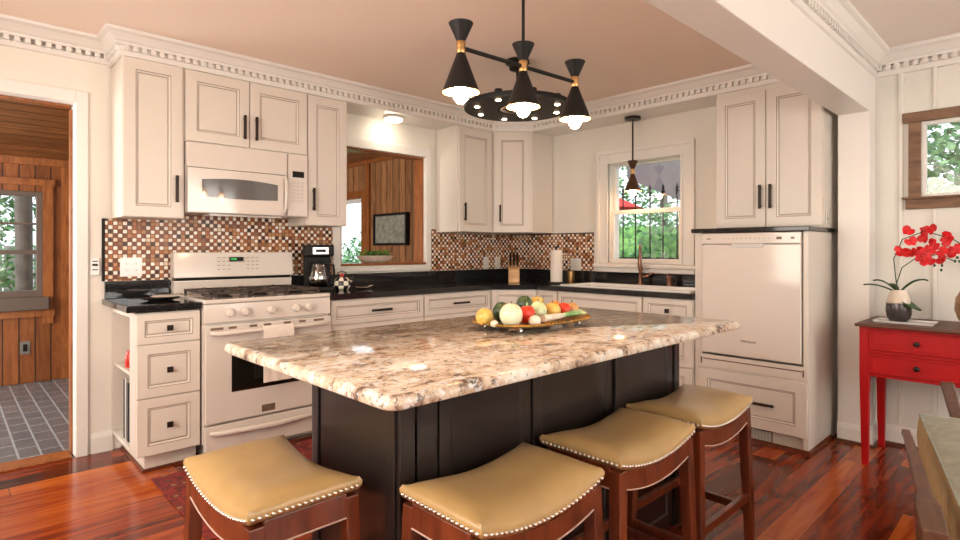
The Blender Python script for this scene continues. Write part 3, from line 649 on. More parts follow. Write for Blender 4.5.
for gx0, gx1 in ((.055, .275), (.283, .503), (.511, .731)):
    g = MB(); z = .962
    for (p, q) in (((gx0, .03), (gx1, .03)), ((gx0, .50), (gx1, .50)), ((gx0, .03), (gx0, .50)), ((gx1, .03), (gx1, .50)), ((gx0, .265), (gx1, .265))):
        g.box(min(p[0], q[0])-.008, max(p[0], q[0])+.008, min(p[1], q[1])-.008, max(p[1], q[1])+.008, z-.013, z)
    mx = (gx0+gx1)/2
    for cy in (.15, .385):
        for s in (-1, 1):
            g.box(mx-.005, mx+.005, cy+s*.03-(.0 if s > 0 else .085), cy+s*.03+(.085 if s > 0 else 0), z-.006, z+.004)
            g.box(mx+s*.03-(0 if s > 0 else .08), mx+s*.03+(.08 if s > 0 else 0), cy-.005, cy+.005, z-.006, z+.004)
    for cx in (gx0, gx1):
        for cy in (.03, .50): g.box(cx-.007, cx+.007, cy-.007, cy+.007, .9265, z-.005)
    g.build('grate', 'castiron', rg, bevel=.002)
    for cy in (.15, .385):
        MB().lathe([(.05, .9265), (.05, .931), (.036, .933), (.036, .943), (.030, .946)], (mx, cy, 0), 20).build('burner', 'black', rg, smooth=40)
# towel over the oven handle
tw = MB(); n = 14; L1 = []
prof = [(-.001+3.385-.104, .745-.29-.03), (3.385-.104, .60), (3.385-.106, .70), (3.385-.105, .742), (3.385-.092, .7545), (3.385-.074, .750), (3.385-.066, .742), (3.385-.066, .66), (3.385-.060, .56)]
for o_ in (0, .005):
    grid = []
    for i in range(n+1):
        xx = 1.366+.187*i/n; row = []
        for k, (yy, zz) in enumerate(prof):
            dwn = max(0, .742-zz); row.append(tw.bm.verts.new((xx+.010*math.sin(k)*.3*dwn, yy-o_*(1 if k < 5 else -1)*(1 if k not in (4,) else .3)-.006*dwn*math.sin(i*1.3)*2, zz+(o_ if k in (4, 5) else 0))))
        grid.append(row)
    L1.append(grid)
for g_ in range(2):
    for i in range(n):
        for k in range(len(prof)-1): tw.face([L1[g_][i][k], L1[g_][i+1][k], L1[g_][i+1][k+1], L1[g_][i][k+1]])
for i in range(n):
    for k in (0, len(prof)-1): tw.face([L1[0][i][k], L1[0][i+1][k], L1[1][i+1][k], L1[1][i][k]])
for k in range(len(prof)-1):
    for i in (0, n): tw.face([L1[0][i][k], L1[0][i][k+1], L1[1][i][k+1], L1[1][i][k]])
tag(tw.build('dish_towel', 'towel', smooth=50), 'cream dish towel hung over the oven door handle', 'towel')

# ------------------------------------------------------------------ microwave
mw = thing('microwave', 'cream over-the-range microwave with a long curved window', 'microwave', (1.060, 3.672, 1.440))
MB().box(0, .780, .028, .315, 0, .428).box(.15, .62, .06, .2, -.012, -.0005, 1).build('body', ['appl2', 'appl'], mw, bevel=.002)
MB().box(0, .632, -.004, .027, .278, .428).build('top_vent', 'appl', mw, bevel=.004)
n = 20; dm = MB(); LL = []
for i in range(n+1):
    xx = .004+.60*i/n; bow = .016*math.sin(PI*i/n); LL.append([(xx, -.006-bow, .004), (xx, -.010-bow*.7, .272), (xx, .026, .272), (xx, .026, .004)])
dm.loops(LL); md = dm.build('door', 'appl', mw, smooth=35)
wm = MB(); LL = []
for i in range(n+1):
    f_ = .13+.80*i/n; xx = .004+.60*f_; bow = .016*math.sin(PI*f_); arch = .022*math.sin(PI*i/n)
    za, zb = .100-arch*.3, .205+arch*.7
    ya = lambda z: -.006-bow+(bow*.3-.004)*(z-.004)/.268-.0018
    LL.append([(xx, ya(za), za), (xx, ya(zb), zb), (xx, ya(zb)+.001, zb), (xx, ya(za)+.001, za)])
wm.loops(LL); wm.build('door_window', 'mglass', md, smooth=35)
MB().tube([(.615, -.004, .03), (.612, -.03, .06), (.612, -.036, .15), (.612, -.03, .24), (.615, -.004, .268)], .011).build('handle', 'appl', mw, smooth=60)
MB().box(.640, .780, -.006, .026, .002, .428).build('control_panel', 'appl', mw, bevel=.004)
MB().box(.668, .752, -.0085, -.0065, .27, .312).build('display', 'black', mw)
kp = MB()
for r_ in range(6):
    for q in range(3): kp.box(.668+q*.030, .690+q*.030, -.0075, -.0065, .10+r_*.025, .116+r_*.025)
kp.build('keypad', 'appl2', mw)

# ------------------------------------------------------------------ island
isl = thing('kitchen_island', 'dark espresso kitchen island with a big cream granite top', 'kitchen island', (.852, 1.19, 0))
IW, ID = 1.506, .457
MB().box(.01, IW-.01, .01, ID-.01, .0, .883).build('body', 'island', isl)
def panel(mb, x0, x1, z0, z1, y):
    mb.nested(x0, x1, z0, z1, y, [(0, -.001), (.002, 0), (.0, 0)] if False else [(0, -.001), (.002, 0), (.045, 0), (.05, -.006), (.06, -.006)], [0]*6, .012)
fp = MB()
fp.box(-.004, .045, -.006, .01, 0, .883); fp.box(.055, .125, -.002, .01, 0, .883)
for q0, q1 in ((.133, .515), (.525, .985), (1.068, 1.455)): panel(fp, q0, q1, .02, .880, .012)
fp.box(.992, 1.061, -.010, .01, 0, .883); fp.box(1.463, IW+.002, -.006, .01, 0, .883)
fp.build('front_panel', 'island', isl, bevel=.002)
sp = MB(); sp.box(-.012, .009, .009, .045, 0, .883); sp.box(-.006, .009, .05, ID-.045, 0, .883); sp.box(-.012, .009, ID-.040, ID, 0, .883)
sp.build('end_panel', 'island', isl, bevel=.002)
MB().box(IW-.009, IW+.008, .01, ID, 0, .883).build('end_panel', 'island', isl, bevel=.002)
tp = MB(); X0, X1, Y0_, Y1_ = .640-.852, 2.400-.852, .928-1.19, 1.865-1.19; R_ = .035
def rr(ins):
    pts = []
    for cx, cy, a0_ in ((X1-R_, Y1_-R_, 0), (X0+R_, Y1_-R_, PI/2), (X0+R_, Y0_+R_, PI), (X1-R_, Y0_+R_, 1.5*PI)):
        for k in range(7):
            a_ = a0_+PI/2*k/6; pts.append((cx+(R_-ins)*math.cos(a_), cy+(R_-ins)*math.sin(a_)))
    return pts
LL = []
for ins, zz in ((.004, .8845), (0, .888), (0, .900), (.002, .9055), (.006, .911), (.013, .914)): LL.append([(px, py, zz) for px, py in rr(ins)])
tp.loops(LL); tp.build('granite_top', 'granite', isl, smooth=50)

# ------------------------------------------------------------------ stools
def make_stool():
    st = thing('counter_stool', '', 'stool'); A, B = .226, .143
    Z = lambda u: .620-.036*(1-u*u)
    nu, nv = 26, 16; s_ = MB(); top = []
    for i in range(nu+1):
        u = -1+2*i/nu; row = []
        for j in range(nv+1):
            v = -1+2*j/nv; e = (1-abs(u)**5)**.8*(1-abs(v)**4)**.8
            row.append(s_.bm.verts.new((u*A, v*B, Z(u)+.036*e)))
        top.append(row)
    for i in range(nu):
        for j in range(nv): s_.face([top[i][j], top[i+1][j], top[i+1][j+1], top[i][j+1]])
    ring = [top[i][0] for i in range(nu+1)]+[top[nu][j] for j in range(1, nv+1)]+[top[i][nv] for i in range(nu-1, -1, -1)]+[top[0][j] for j in range(nv-1, 0, -1)]
    prev = ring
    for out, dz in ((.006, -.010), (.005, -.022), (-.002, -.034)):
        cur = []
        for v in ring:
            u = v.co.x/A; vv = v.co.y/B; sx_ = A+out if abs(u) > .999 else abs(v.co.x)+out*abs(u); sy_ = abs(v.co.y)+out*abs(vv)
            cur.append(s_.bm.verts.new((math.copysign(sx_, u), math.copysign(sy_, vv), v.co.z+dz)))
        for k in range(len(ring)): s_.face([prev[k], prev[(k+1) % len(ring)], cur[(k+1) % len(ring)], cur[k]])
        prev = cur
    s_.face(prev)
    seat = s_.build('seat', 'leather', st, smooth=60)
    nl = MB(); sp_ = .0158
    def stud(x_, y_, z_, ax):
        R = Matrix.Rotation(PI/2*(1 if ax[1] < 0 else -1), 4, 'X') if ax[0] == 0 else Matrix.Rotation(PI/2*(1 if ax[0] > 0 else -1), 4, 'Y')
        nl.lathe([(.0060, -.001), (.0054, .002), (.003, .0042), (0, .0048)], (x_, y_, z_), 7, M4=R)
    k = int(2*A/sp_)
    for i in range(k):
        x_ = -A+2*A*(i+.5)/k
        for s in (-1, 1): stud(x_, s*(B+.0058), Z(x_/A)-.021, (0, s))
    k = int(2*B/sp_)
    for i in range(k):
        y_ = -B+2*B*(i+.5)/k
        for s in (-1, 1): stud(s*(A+.0058), y_, Z(1)-.021, (s, 0))
    tag(nl.build('nailhead_trim', 'nail', seat, smooth=60), kind='stuff')
    for s in (-1, 1):
        ap = MB(); bd = MB(); LL = []; L2 = []
        for i in range(17):
            u = -1+2*i/16; x_ = u*(A-.036); zt = Z(u)-.036; zb = zt-.058-.008*u*u; y_ = s*(B-.012)
            LL.append([(x_, y_-.011, zt), (x_, y_+.011, zt), (x_, y_+.011, zb), (x_, y_-.011, zb)])
            L2.append((x_, y_+s*.0105, zb+.001))
        ap.loops(LL); a_ = ap.build('apron', 'cherry', st, smooth=40); bd.tube(L2, .0028, 6).build('edge_strip', 'edge_strip', a_, smooth=60)
        e = MB().box(s*(A-.012)-.011, s*(A-.012)+.011, -B+.036, B-.036, Z(1)-.098, Z(1)-.035).build('apron', 'cherry', st, bevel=.002)
        MB().tube([(s*(A-.012)+s*.0105, -B+.037, Z(1)-.098), (s*(A-.012)+s*.0105, B-.037, Z(1)-.098)], .0028, 6).build('edge_strip', 'edge_strip', e, smooth=60)
    def foot(sx_, sy_, z_):    # leg centre at height z
        k_ = 1-z_/.57; return (sx_*(A-.019+.022*k_), sy_*(B-.019+.016*k_))
    for sx_ in (-1, 1):
        for sy_ in (-1, 1):
            L = []
            for z_, h_ in ((0, .0155), (.3, .0185), (.574, .019)):
                cx, cy = foot(sx_, sy_, z_); L.append([(cx-h_, cy-h_, z_), (cx+h_, cy-h_, z_), (cx+h_, cy+h_, z_), (cx-h_, cy+h_, z_)])
            MB().loops(L).build('leg', 'cherry', st, bevel=.003)
    for s in (-1, 1):
        z_ = .215; c0, c1 = foot(-1, s, z_), foot(1, s, z_)
        MB().box(c0[0]+.018, c1[0]-.018, c0[1]-.010, c0[1]+.010, z_-.016, z_+.016).build('stretcher', 'cherry', st, bevel=.003)
        z_ = .165; c0, c1 = foot(s, -1, z_), foot(s, 1, z_)
        MB().box(c0[0]-.010, c0[0]+.010, c0[1]+.018, c1[1]-.018, z_-.016, z_+.016).build('stretcher', 'cherry', st, bevel=.003)
    return st
st0 = make_stool()
for i, (x_, y_, rz, lb) in enumerate([(.640, 1.50, PI/2, 'tan leather saddle stool at the left end of the island, nearest the range'),
        (1.06, 1.01, 0, 'tan leather saddle stool in front of the island, first of its row from the left'),
        (1.61, 1.015, 0, 'tan leather saddle stool in the middle of the row in front of the island'),
        (2.13, 1.022, 0, 'tan leather saddle stool nearest the dishwasher')]):
    s_ = st0 if i == 0 else copy_tree(st0)
    s_.location = (x_, y_, 0); s_.rotation_euler = (0, 0, rz); s_['label'] = lb; s_['group'] = 'saddle stools around the island'

# rug
tag(MB().box(.785, 2.35, 2.45, 3.32, .0005, .009).build('rug', 'rugm' if False else rugmat(), bevel=.003), 'dark red patterned runner on the floor in front of the range', 'rug')

# ------------------------------------------------------------------ hanging lamps
def cone_lamp(par, x_, name='lamp_head', sc=1.0, skin='black'):
    """double-cone head, neck collar at z=0"""
    h = MB(); k = sc
    h.lathe([(.013*k, .018*k), (.042*k, .082*k), (.040*k, .082*k), (.012*k, .022*k)], (x_, 0, 0), 28, cap=False); h.lathe([(0, .080*k), (.0402*k, .080*k)], (x_, 0, 0), 28, cap=False)
    h.lathe([(.013*k, -.016*k), (.064*k, -.151*k)], (x_, 0, 0), 32, 0, cap=False)
    h.lathe([(.012*k, -.018*k), (.0622*k, -.151*k)], (x_, 0, 0), 32, 1, cap=False); h.lathe([(.064*k, -.151*k), (.0622*k, -.151*k)], (x_, 0, 0), 32, 0, cap=False)
    o = h.build(name, [skin, 'shade_in'], par, smooth=50)
    MB().lathe([(.015*k, -.020*k), (.017*k, -.017*k), (.0145*k, -.003*k), (.0145*k, .003*k), (.017*k, .018*k), (.015*k, .021*k)], (x_, 0, 0), 24).build('collar', 'brass', o, smooth=50)
    MB().lathe([(.0, -.190*k), (.012*k, -.187*k), (.024*k, -.172*k), (.027*k, -.155*k), (.022*k, -.135*k), (.013*k, -.115*k), (.012*k, -.09*k)], (x_, 0, 0), 18).build('bulb', 'bulb', o, smooth=60)
    return o
ch = thing('chandelier', 'black three-cone bar pendant hanging over the island', 'chandelier', (1.556, 1.393, 1.892), math.radians(-3))
for x_ in (-.297, 0, .297): cone_lamp(ch, x_)
MB().tube([(-.282, 0, .0), (-.016, 0, 0)], .0075).tube([(.016, 0, 0), (.282, 0, 0)], .0075).build('bar', 'black', ch, smooth=60)
MB().tube([(0, 0, .078), (0, 0, .535)], .006).build('rod', 'black', ch, smooth=60)
MB().lathe([(.0, .551), (.06, .551), (.06, .532), (.012, .526), (0, .526)], (0, 0, 0), 24).build('canopy', 'black', ch, smooth=40)
pd = thing('pendant_lamp', 'small black double-cone pendant hanging before the sink window', 'pendant lamp', (4.12, 2.475, 1.860))
cone_lamp(pd, 0, 'lamp_shade', 1.07, 'bronze')
MB().tube([(0, 0, .085), (0, 0, .431)], .007).build('rod', 'black', pd, smooth=60)
MB().lathe([(0, .449), (.065, .449), (.065, .428), (0, .426)], (0, 0, 0), 28).build('canopy', 'iron', pd, smooth=40)
rc = thing('chandelier', 'round black disc chandelier with small bulbs behind the three-cone pendant', 'chandelier', (2.71, 2.475, 2.128))
MB().lathe([(.13, 0), (.348, 0), (.350, .006), (.350, .026), (.343, .032), (.13, .032), (.13, 0)], (0, 0, 0), 56, cap=False).build('ring_plate', 'black', rc, smooth=40)
MB().lathe([(.10, .002), (.115, 0), (.115, .014), (.10, .012), (.10, .002)], (0, 0, 0), 32, cap=False).build('inner_ring', 'steel', rc, smooth=40)
sp = MB()
for k in range(4):
    a_ = PI/4+k*PI/2; sp.tube([(.0, 0, .02), (.14*math.cos(a_), .14*math.sin(a_), .02)], .007, 8)
sp.build('spokes', 'black', rc, smooth=60)
for k in range(8):
    a_ = k*PI/4+.3; cx, cy = .275*math.cos(a_), .275*math.sin(a_)
    o = MB().lathe([(.024, .032), (.024, .062), (.020, .066), (0, .066)], (cx, cy, 0), 16).build('socket', 'black', rc, smooth=40)
    MB().lathe([(0, -.007), (.014, -.006), (.018, -.001), (0, -.001)], (cx, cy, 0), 16).build('bulb', 'bulb2', o, smooth=50)
MB().tube([(0, 0, 0), (0, 0, .25)], .010).build('rod', 'black', rc, smooth=60)
MB().lathe([(0, .321), (.075, .321), (.08, .30), (.055, .285), (.055, .262), (.03, .25), (0, .25)], (0, 0, 0), 28).build('canopy', 'black', rc, smooth=40)
fl = thing('ceiling_light', 'small round glowing light under the soffit above the pass-through', 'ceiling light', (2.69, 3.845, 2.31))
MB().lathe([(0, -.002), (.085, -.002), (.085, -.014), (.074, -.020)], (0, 0, 0), 32).build('rim', 'trim', fl, smooth=40)
MB().lathe([(.073, -.021), (.066, -.032), (.04, -.040), (0, -.043)], (0, 0, 0), 32).build('diffuser', 'disc', fl, smooth=60)

# ------------------------------------------------------------------ counter items
def outlet(x_, z_, n_, label, wall='back'):
    w_ = .072 if n_ == 1 else .118; mb = MB()
    if wall == 'back':
        y_ = YW-.0095; mb.box(x_-w_/2, x_+w_/2, y_-.005, y_, z_-.058, z_+.058)
        for q in range(n_):
            cx = x_+(q-(n_-1)/2)*.046
            for zz in (-.02, .02): mb.box(cx-.014, cx+.014, y_-.0065, y_-.005, z_+zz-.014, z_+zz+.014); mb.box(cx-.006, cx-.004, y_-.007, y_-.0065, z_+zz-.006, z_+zz+.006, 1); mb.box(cx+.004, cx+.006, y_-.007, y_-.0065, z_+zz-.006, z_+zz+.006, 1); mb.mi = 0
    else:
        X_ = XW-.0095; mb.box(X_-.005, X_, x_-w_/2, x_+w_/2, z_-.058, z_+.058)
        for q in range(n_):
            cx = x_+(q-(n_-1)/2)*.046
            for zz in (-.02, .02): mb.box(X_-.0065, X_-.005, cx-.014, cx+.014, z_+zz-.014, z_+zz+.014, 0); mb.box(X_-.007, X_-.0065, cx-.006, cx-.004, z_+zz-.006, z_+zz+.006, 1); mb.mi = 0
    return tag(mb.build('outlet', ['white', 'glaze'], bevel=.001), label, 'outlet')
outlet(3.90, 1.080, 1, 'pale outlet plate on the tiles, the farther left of the pair beside the knife block')
outlet(4.065, 1.080, 1, 'pale outlet plate on the tiles right behind the knife block')
outlet(.835, 1.105, 2, 'wide white double switch plate on the tiles left of the range')
outlet(3.155, 1.075, 2, 'white switch plate on the tiles between paper towel and sink window', 'right')
th = thing('thermostat', 'small white thermostat on the wall beside the door casing', 'thermostat', (.648, YW-.001, 1.06))
MB().box(-.022, .022, -.018, 0, 0, .10).build('case', 'white', th, bevel=.003)
MB().box(-.014, .014, -.0195, -.0185, .055, .068).box(-.014, .014, -.0195, -.0185, .03, .036).box(-.014, .014, -.0195, -.0185, .08, .086).build('buttons', 'black', th)
tag(MB().box(.497, .567, YF-.006, YF-.001, .265, .38).box(.517, .547, YF-.010, YF-.006, .29, .355, 1).build('outlet', ['bark', 'black'], bevel=.001), 'dark outlet low on the sun room plank wall', 'outlet')
# spoon rest on left counter
sr = thing('spoon_rest', 'black dish and cream lid on the short counter left of the range', 'dish', (.915, 3.66, .9165))
MB().lathe([(0, 0), (.05, 0), (.085, .012), (.088, .016), (.05, .008), (0, .006)], (0, 0, 0), 24, sx=1.2).build('dish', 'black', sr, smooth=50)
MB().lathe([(0, .017), (.07, .017), (.08, .022), (.06, .028), (0, .028)], (.03, .01, 0), 24).build('lid', 'vasetop', sr, smooth=50)
# books and tin in the side shelf
for i, (yy, h_, m_, lb) in enumerate([(3.655, .33, 'book', 'dark slim book upright in the side shelf, nearest the drawers'), (3.702, .35, 'book2', 'pale slim book upright in the side shelf between two dark ones'), (3.742, .34, 'book', 'dark slim book upright in the side shelf, farthest from the drawers')]):
    b_ = thing('book', lb, 'book', (.752, yy, .1255), 0, 'books in the side shelf')
    MB().box(0, .20, 0, .003, 0, h_).box(0, .20, .025, .028, 0, h_).box(-.002, .001, 0, .028, 0, h_).build('cover', m_, b_); MB().box(.002, .196, .0035, .0245, .004, h_-.004).build('pages', 'paper', b_)
tag(MB().lathe([(.027, 0), (.03, .004), (.03, .07), (.022, .082), (.022, .095), (0, .095)], (.785, 3.755, .5305), 20).build('spice_tin', 'redpl', smooth=40), 'red tin on the middle board of the side shelf', 'tin')
# coffee maker
cm = thing('coffee_maker', 'black drip coffee maker with glass carafe right of the range', 'coffee maker', (1.99, 3.80, .9145), math.radians(-20))
MB().box(-.10, .10, -.10, .11, 0, .028).build('base', 'black', cm, bevel=.006)
MB().box(-.095, .095, .03, .11, .0285, .25).build('tower', 'black', cm, bevel=.006)
br_ = MB().box(-.10, .10, -.095, .11, .2505, .335).build('brew_head', 'black', cm, bevel=.010)
MB().box(-.05, .06, -.099, -.096, .265, .315).build('control_panel', 'steel', br_, bevel=.001); MB().box(-.03, .04, -.1005, -.0995, .28, .30).build('display', 'black', br_)
M['cglass'] = glass('carafe_glass', (.55, .42, .35), .02, refl=.22)
cf = MB().lathe([(.05, .03), (.068, .05), (.072, .10), (.055, .16), (.05, .19), (.048, .19), (.053, .16), (.070, .10), (.066, .052), (.048, .033), (0, .033)], (0, -.03, 0), 24, cap=False).build('carafe', 'cglass', cm, smooth=50)
MB().lathe([(.053, .191), (.053, .207), (.02, .212), (0, .212)], (0, -.03, 0), 24).build('lid', 'black', cf, smooth=40)
MB().lathe([(.0735, .085), (.0735, .105), (.071, .105), (.071, .085), (.0735, .085)], (0, -.03, 0), 24, cap=False).build('band', 'steel', cf, smooth=40)
MB().tube([(.05, -.05, .19), (.10, -.07, .185), (.105, -.07, .10), (.07, -.055, .07)], .008).build('handle', 'black', cf, smooth=60)
# checkered kettle
kt = thing('kettle', 'small black and white checkered kettle with red lid knob', 'kettle', (2.145, 3.73, .9145))
MB().lathe([(0, 0), (.045, 0), (.060, .02), (.065, .045), (.055, .075), (.035, .092), (0, .095)], (0, 0, 0), 28).build('body', 'check', kt, smooth=60)
MB().ball((0, 0, .108), .014).build('lid_knob', 'redpl', kt, smooth=60)
MB().tube([(.055, 0, .05), (.09, 0, .075), (.10, 0, .09)], [.012, .008, .006]).build('spout', 'check', kt, smooth=60)
MB().tube([(-.04, 0, .08), (-.035, 0, .125), (0, 0, .14), (.035, 0, .125), (.04, 0, .08)], .004).build('handle', 'black', kt, smooth=60)
dsh = thing('spoon_dish', 'small silver spoon rest lying on the dark counter right of the kettle', 'spoon rest', (2.30, 3.70, .9145))
MB().lathe([(0, 0), (.03, 0), (.05, .012), (.048, .014), (.03, .004), (0, .004)], (0, 0, 0), 20).build('bowl', 'steel', dsh, smooth=50); MB().tube([(.045, 0, .012), (.10, .01, .022)], [.009, .006]).build('handle', 'steel', dsh, smooth=60)
# wooden dough bowl on the pass-through ledge
bw = thing('dough_bowl', 'long pale bowl filled with green on the pass-through ledge', 'bowl', (2.66, 4.065, PZ0+.001))
MB().lathe([(0, 0), (.10, 0), (.16, .03), (.19, .062), (.182, .062), (.15, .034), (.09, .012), (0, .010)], (0, 0, 0), 32, sx=1.0, sy=.42).build('bowl', 'vasetop', bw, smooth=50)
lv = MB(); rnd = random.Random(3)
for i in range(160):
    a_ = rnd.random()*2*PI; q = rnd.random()**.5*.16; p = Vector((q*math.cos(a_), q*math.sin(a_)*.4, .055+rnd.random()*.045)); d = Vector((rnd.uniform(-1, 1), rnd.uniform(-.5, .5), rnd.uniform(0, .6))).normalized()*.03; e = d.cross(Vector((0, 0, 1))).normalized()*.008
    lv.face([lv.bm.verts.new(p-d), lv.bm.verts.new(p+e), lv.bm.verts.new(p+d), lv.bm.verts.new(p-e)])
tag(lv.build('greenery', 'green', bw), kind='stuff')
# knife block
kb = thing('knife_block', 'light wood knife block with black handled knives in the corner', 'knife block', (3.78, 3.50, .9145), -PI/4)
MB().hexa([(-.05, -.07, 0), (.05, -.07, 0), (.05, .06, 0), (-.05, .06, 0)], [(-.05, -.05, .12), (.05, -.05, .12), (.05, .08, .20), (-.05, .08, .20)]).build('block', 'knifewood', kb, bevel=.004)
for i in range(3):
    for j in range(2):
        px = -.032+i*.032; py = -.02+j*.055; z_ = .141+j*.036
        k_ = MB().tube([(px, py, z_-.002), (px, py-.012, z_+.02)], .007, 8).build('knife', 'steel', kb, smooth=50)
        MB().tube([(px, py-.012, z_+.021), (px, py-.045, z_+.095)], [.009, .011], 8).build('handle', 'black', k_, smooth=50)
# paper towel holder
pt = thing('paper_towel_holder', 'upright roll of white paper towel left of the sink window', 'paper towel', (3.90, 3.10, .9145))
MB().lathe([(0, 0), (.075, 0), (.075, .008), (.006, .012), (.006, .305), (.014, .312), (.014, .325), (0, .33)], (0, 0, 0), 24).build('stand', 'black', pt, smooth=40)
MB().lathe([(.018, .016), (.052, .016), (.052, .295), (.018, .295), (.018, .016)], (0, 0, 0), 32, cap=False).build('roll', 'paper', pt, smooth=40)
tag(MB().lathe([(0, 0), (.034, 0), (.036, .01), (.036, .10), (.033, .10), (.032, .012), (0, .012)], (4.12, 3.11, .9145), 20).build('candle_jar', 'brass', smooth=40), 'small amber jar behind the paper towel roll', 'jar')

# ------------------------------------------------------------------ tray of vegetables on the island
ZT = .9145
tr = thing('serving_tray', 'long amber serving tray with a beaded gold rim on the granite island', 'tray', (1.650, 1.425, ZT))
def oval(a_, b_, n_=48, e=3.2):
    pts = []
    for k in range(n_):
        th_ = 2*PI*k/n_; c_, s_ = math.cos(th_), math.sin(th_)
        pts.append((a_*math.copysign(abs(c_)**(2/e), c_), b_*math.copysign(abs(s_)**(2/e), s_)))
    return pts
tm = MB(); tm.loops([[(x_, y_, z_) for x_, y_ in oval(a_, b_)] for a_, b_, z_ in ((.20, .11, .016), (.228, .140, .020), (.245, .152, .028), (.240, .148, .030), (.222, .134, .022), (.20, .11, .020))])
tm.build('dish', 'traybase', tr, smooth=50)
rb = MB()
for x_, y_ in oval(.245, .152, 100): rb.ball((x_, y_, .030), .0055, 6)
tag(rb.build('beaded_rim', 'gold', tr, smooth=60), kind='stuff')
for sx_ in (-1, 1):
    for sy_ in (-1, 1): MB().lathe([(.006, 0), (.009, .003), (.005, .010), (.007, .0165)], (sx_*.17, sy_*.09, 0), 10).build('foot', 'steel', tr, smooth=60)
VZ = ZT+.021
def veg(name, label, m_, x_, y_, r, z=0, sx=1, sy=1, sz=1, rz=0, stem=None, group=None, cat=None):
    t_ = thing(name, label, cat or name.replace('_', ' '), (x_, y_, VZ+z), rz, group)
    b_ = MB(); prof = []
    for k in range(15):
        a_ = PI*k/14; rr_ = r*math.sin(a_)**.93 if 0 < k < 14 else 0
        zz = r*sz*(1-math.cos(a_)); 
        if k >= 13 and m_ in ('pepper', 'yellow') and name in ('apple', 'bell_pepper'): zz -= r*.07*(k-12)
        prof.append((rr_, zz))
    b_.lathe(prof, (0, 0, 0), 22, sx=sx, sy=sy); b_.build('flesh' if False else 'body', m_, t_, smooth=70)
    h_ = 2*r*sz
    if stem: MB().tube([(0, 0, h_-r*.22), (.003, .002, h_+stem)], [.004, .0025], 7).build('stem', 'bark' if m_ not in ('pepper', 'orange') else 'leek', t_, smooth=60)
    return t_
veg('lemon', 'yellow lemon at the left tip of the tray', 'yellow', 1.425, 1.465, .031, sx=1.1)
veg('onion', 'large round white onion at the front left of the tray', 'onion', 1.468, 1.372, .042, stem=.006)
veg('avocado', 'dark green avocado behind the large white onion', 'avocado', 1.520, 1.470, .034, sx=1.0, sz=1.15)
veg('avocado', 'dark green avocado between the big onion and the red pepper, to the rear', 'avocado', 1.61, 1.52, .032, sx=1.1, sz=1.0)
veg('bell_pepper', 'red bell pepper beside the large white onion', 'pepper', 1.575, 1.392, .031, sx=1.15, sz=1.1, stem=.010, cat='pepper')
veg('garlic_bulb', 'garlic bulb at the front edge in front of the red pepper', 'garlic', 1.540, 1.322, .023, sz=.85, stem=.008, cat='garlic')
veg('garlic_clove', 'small garlic clove in front of the lemon', 'garlic', 1.412, 1.402, .014, sz=.9, cat='garlic')
veg('turnip', 'pale green and white turnip at the centre of the tray', 'palegreen', 1.655, 1.405, .034, sz=1.15, stem=.006)
veg('avocado', 'darkest green avocado piled highest at the rear centre', 'avocado', 1.700, 1.515, .034, z=.012, sz=1.15)
veg('squash', 'pale yellow squash lying highest at the rear right', 'yellow', 1.800, 1.535, .030, z=.030, sx=1.5, sz=.8, rz=.3)
veg('tomato', 'small red tomato half hidden behind the yellow apple', 'pepper', 1.755, 1.472, .028, stem=.004)
veg('apple', 'yellow apple right of the pale green turnip', 'yellow', 1.738, 1.402, .034, stem=.008)
veg('tomato', 'bright red tomato between the yellow apple and the brown onion', 'pepper', 1.808, 1.400, .029, z=.004, stem=.004)
veg('orange', 'orange behind the bright red tomato', 'orange', 1.83, 1.465, .029, z=.006)
veg('onion', 'golden brown onion at the right end of the tray', 'brownonion', 1.875, 1.410, .029, stem=.010)
lk = thing('leek', 'white and green leek lying along the front of the tray', 'leek', (1.60, 1.333, VZ+.022))
MB().tube([(0, 0, 0), (.07, -.003, .001), (.10, -.003, .002)], [.014, .0115, .011], 12).build('bulb', 'garlic', lk, smooth=60)
lg = MB()
for k in range(5): lg.tube([(.095, -.003, .002), (.17, -.012+k*.007, .004+.003*(k % 2)), (.235, -.02+k*.012, .004+.004*(k % 3))], [.008, .007, .005], 8)
lg.build('leaves', 'leek', lk, smooth=60)

# ------------------------------------------------------------------ red console table and what stands on it
tb = thing('console_table', 'red lacquered console table with brown top against the dining wall', 'table', (3.70, .82, 0))
TX, TY = .50, -1.10       # local extents: x 0..TX, y TY..0
MB().box(0, TX, TY, 0, .782, .800).build('table_top', 'tabletop', tb, bevel=.006)
for lx in (.035, TX-.06):
    for ly in (-.062, TY+.03):
        L = [[(lx+q, ly+q, 0), (lx+.032-q*0, ly+q, 0), (lx+.032, ly+.032, 0), (lx+q, ly+.032, 0)] for q in (.008,)]
        MB().loops([[(lx+.010, ly+.006, 0), (lx+.040, ly+.006, 0), (lx+.040, ly+.038, 0), (lx+.010, ly+.038, 0)], [(lx, ly, .50), (lx+.046, ly, .50), (lx+.046, ly+.046, .50), (lx, ly+.046, .50)], [(lx, ly, .781), (lx+.046, ly, .781), (lx+.046, ly+.046, .781), (lx, ly+.046, .781)]]).build('leg', 'red', tb, bevel=.003)
ap = MB(); ap.box(.046, .060, TY+.068, -.056, .505, .781); ap.box(TX-.040, TX-.028, TY+.068, -.056, .505, .781); ap.box(.073, TX-.061, -.040, -.028, .505, .781); ap.box(.073, TX-.061, TY+.035, TY+.047, .505, .781)
ap.box(.040, .046, TY+.069, -.057, .505, .520); ap.box(.040, .046, TY+.069, -.057, .635, .650); ap.box(.040, .046, TY+.069, -.057, .768, .781)
ap.build('apron', 'red', tb, bevel=.002)
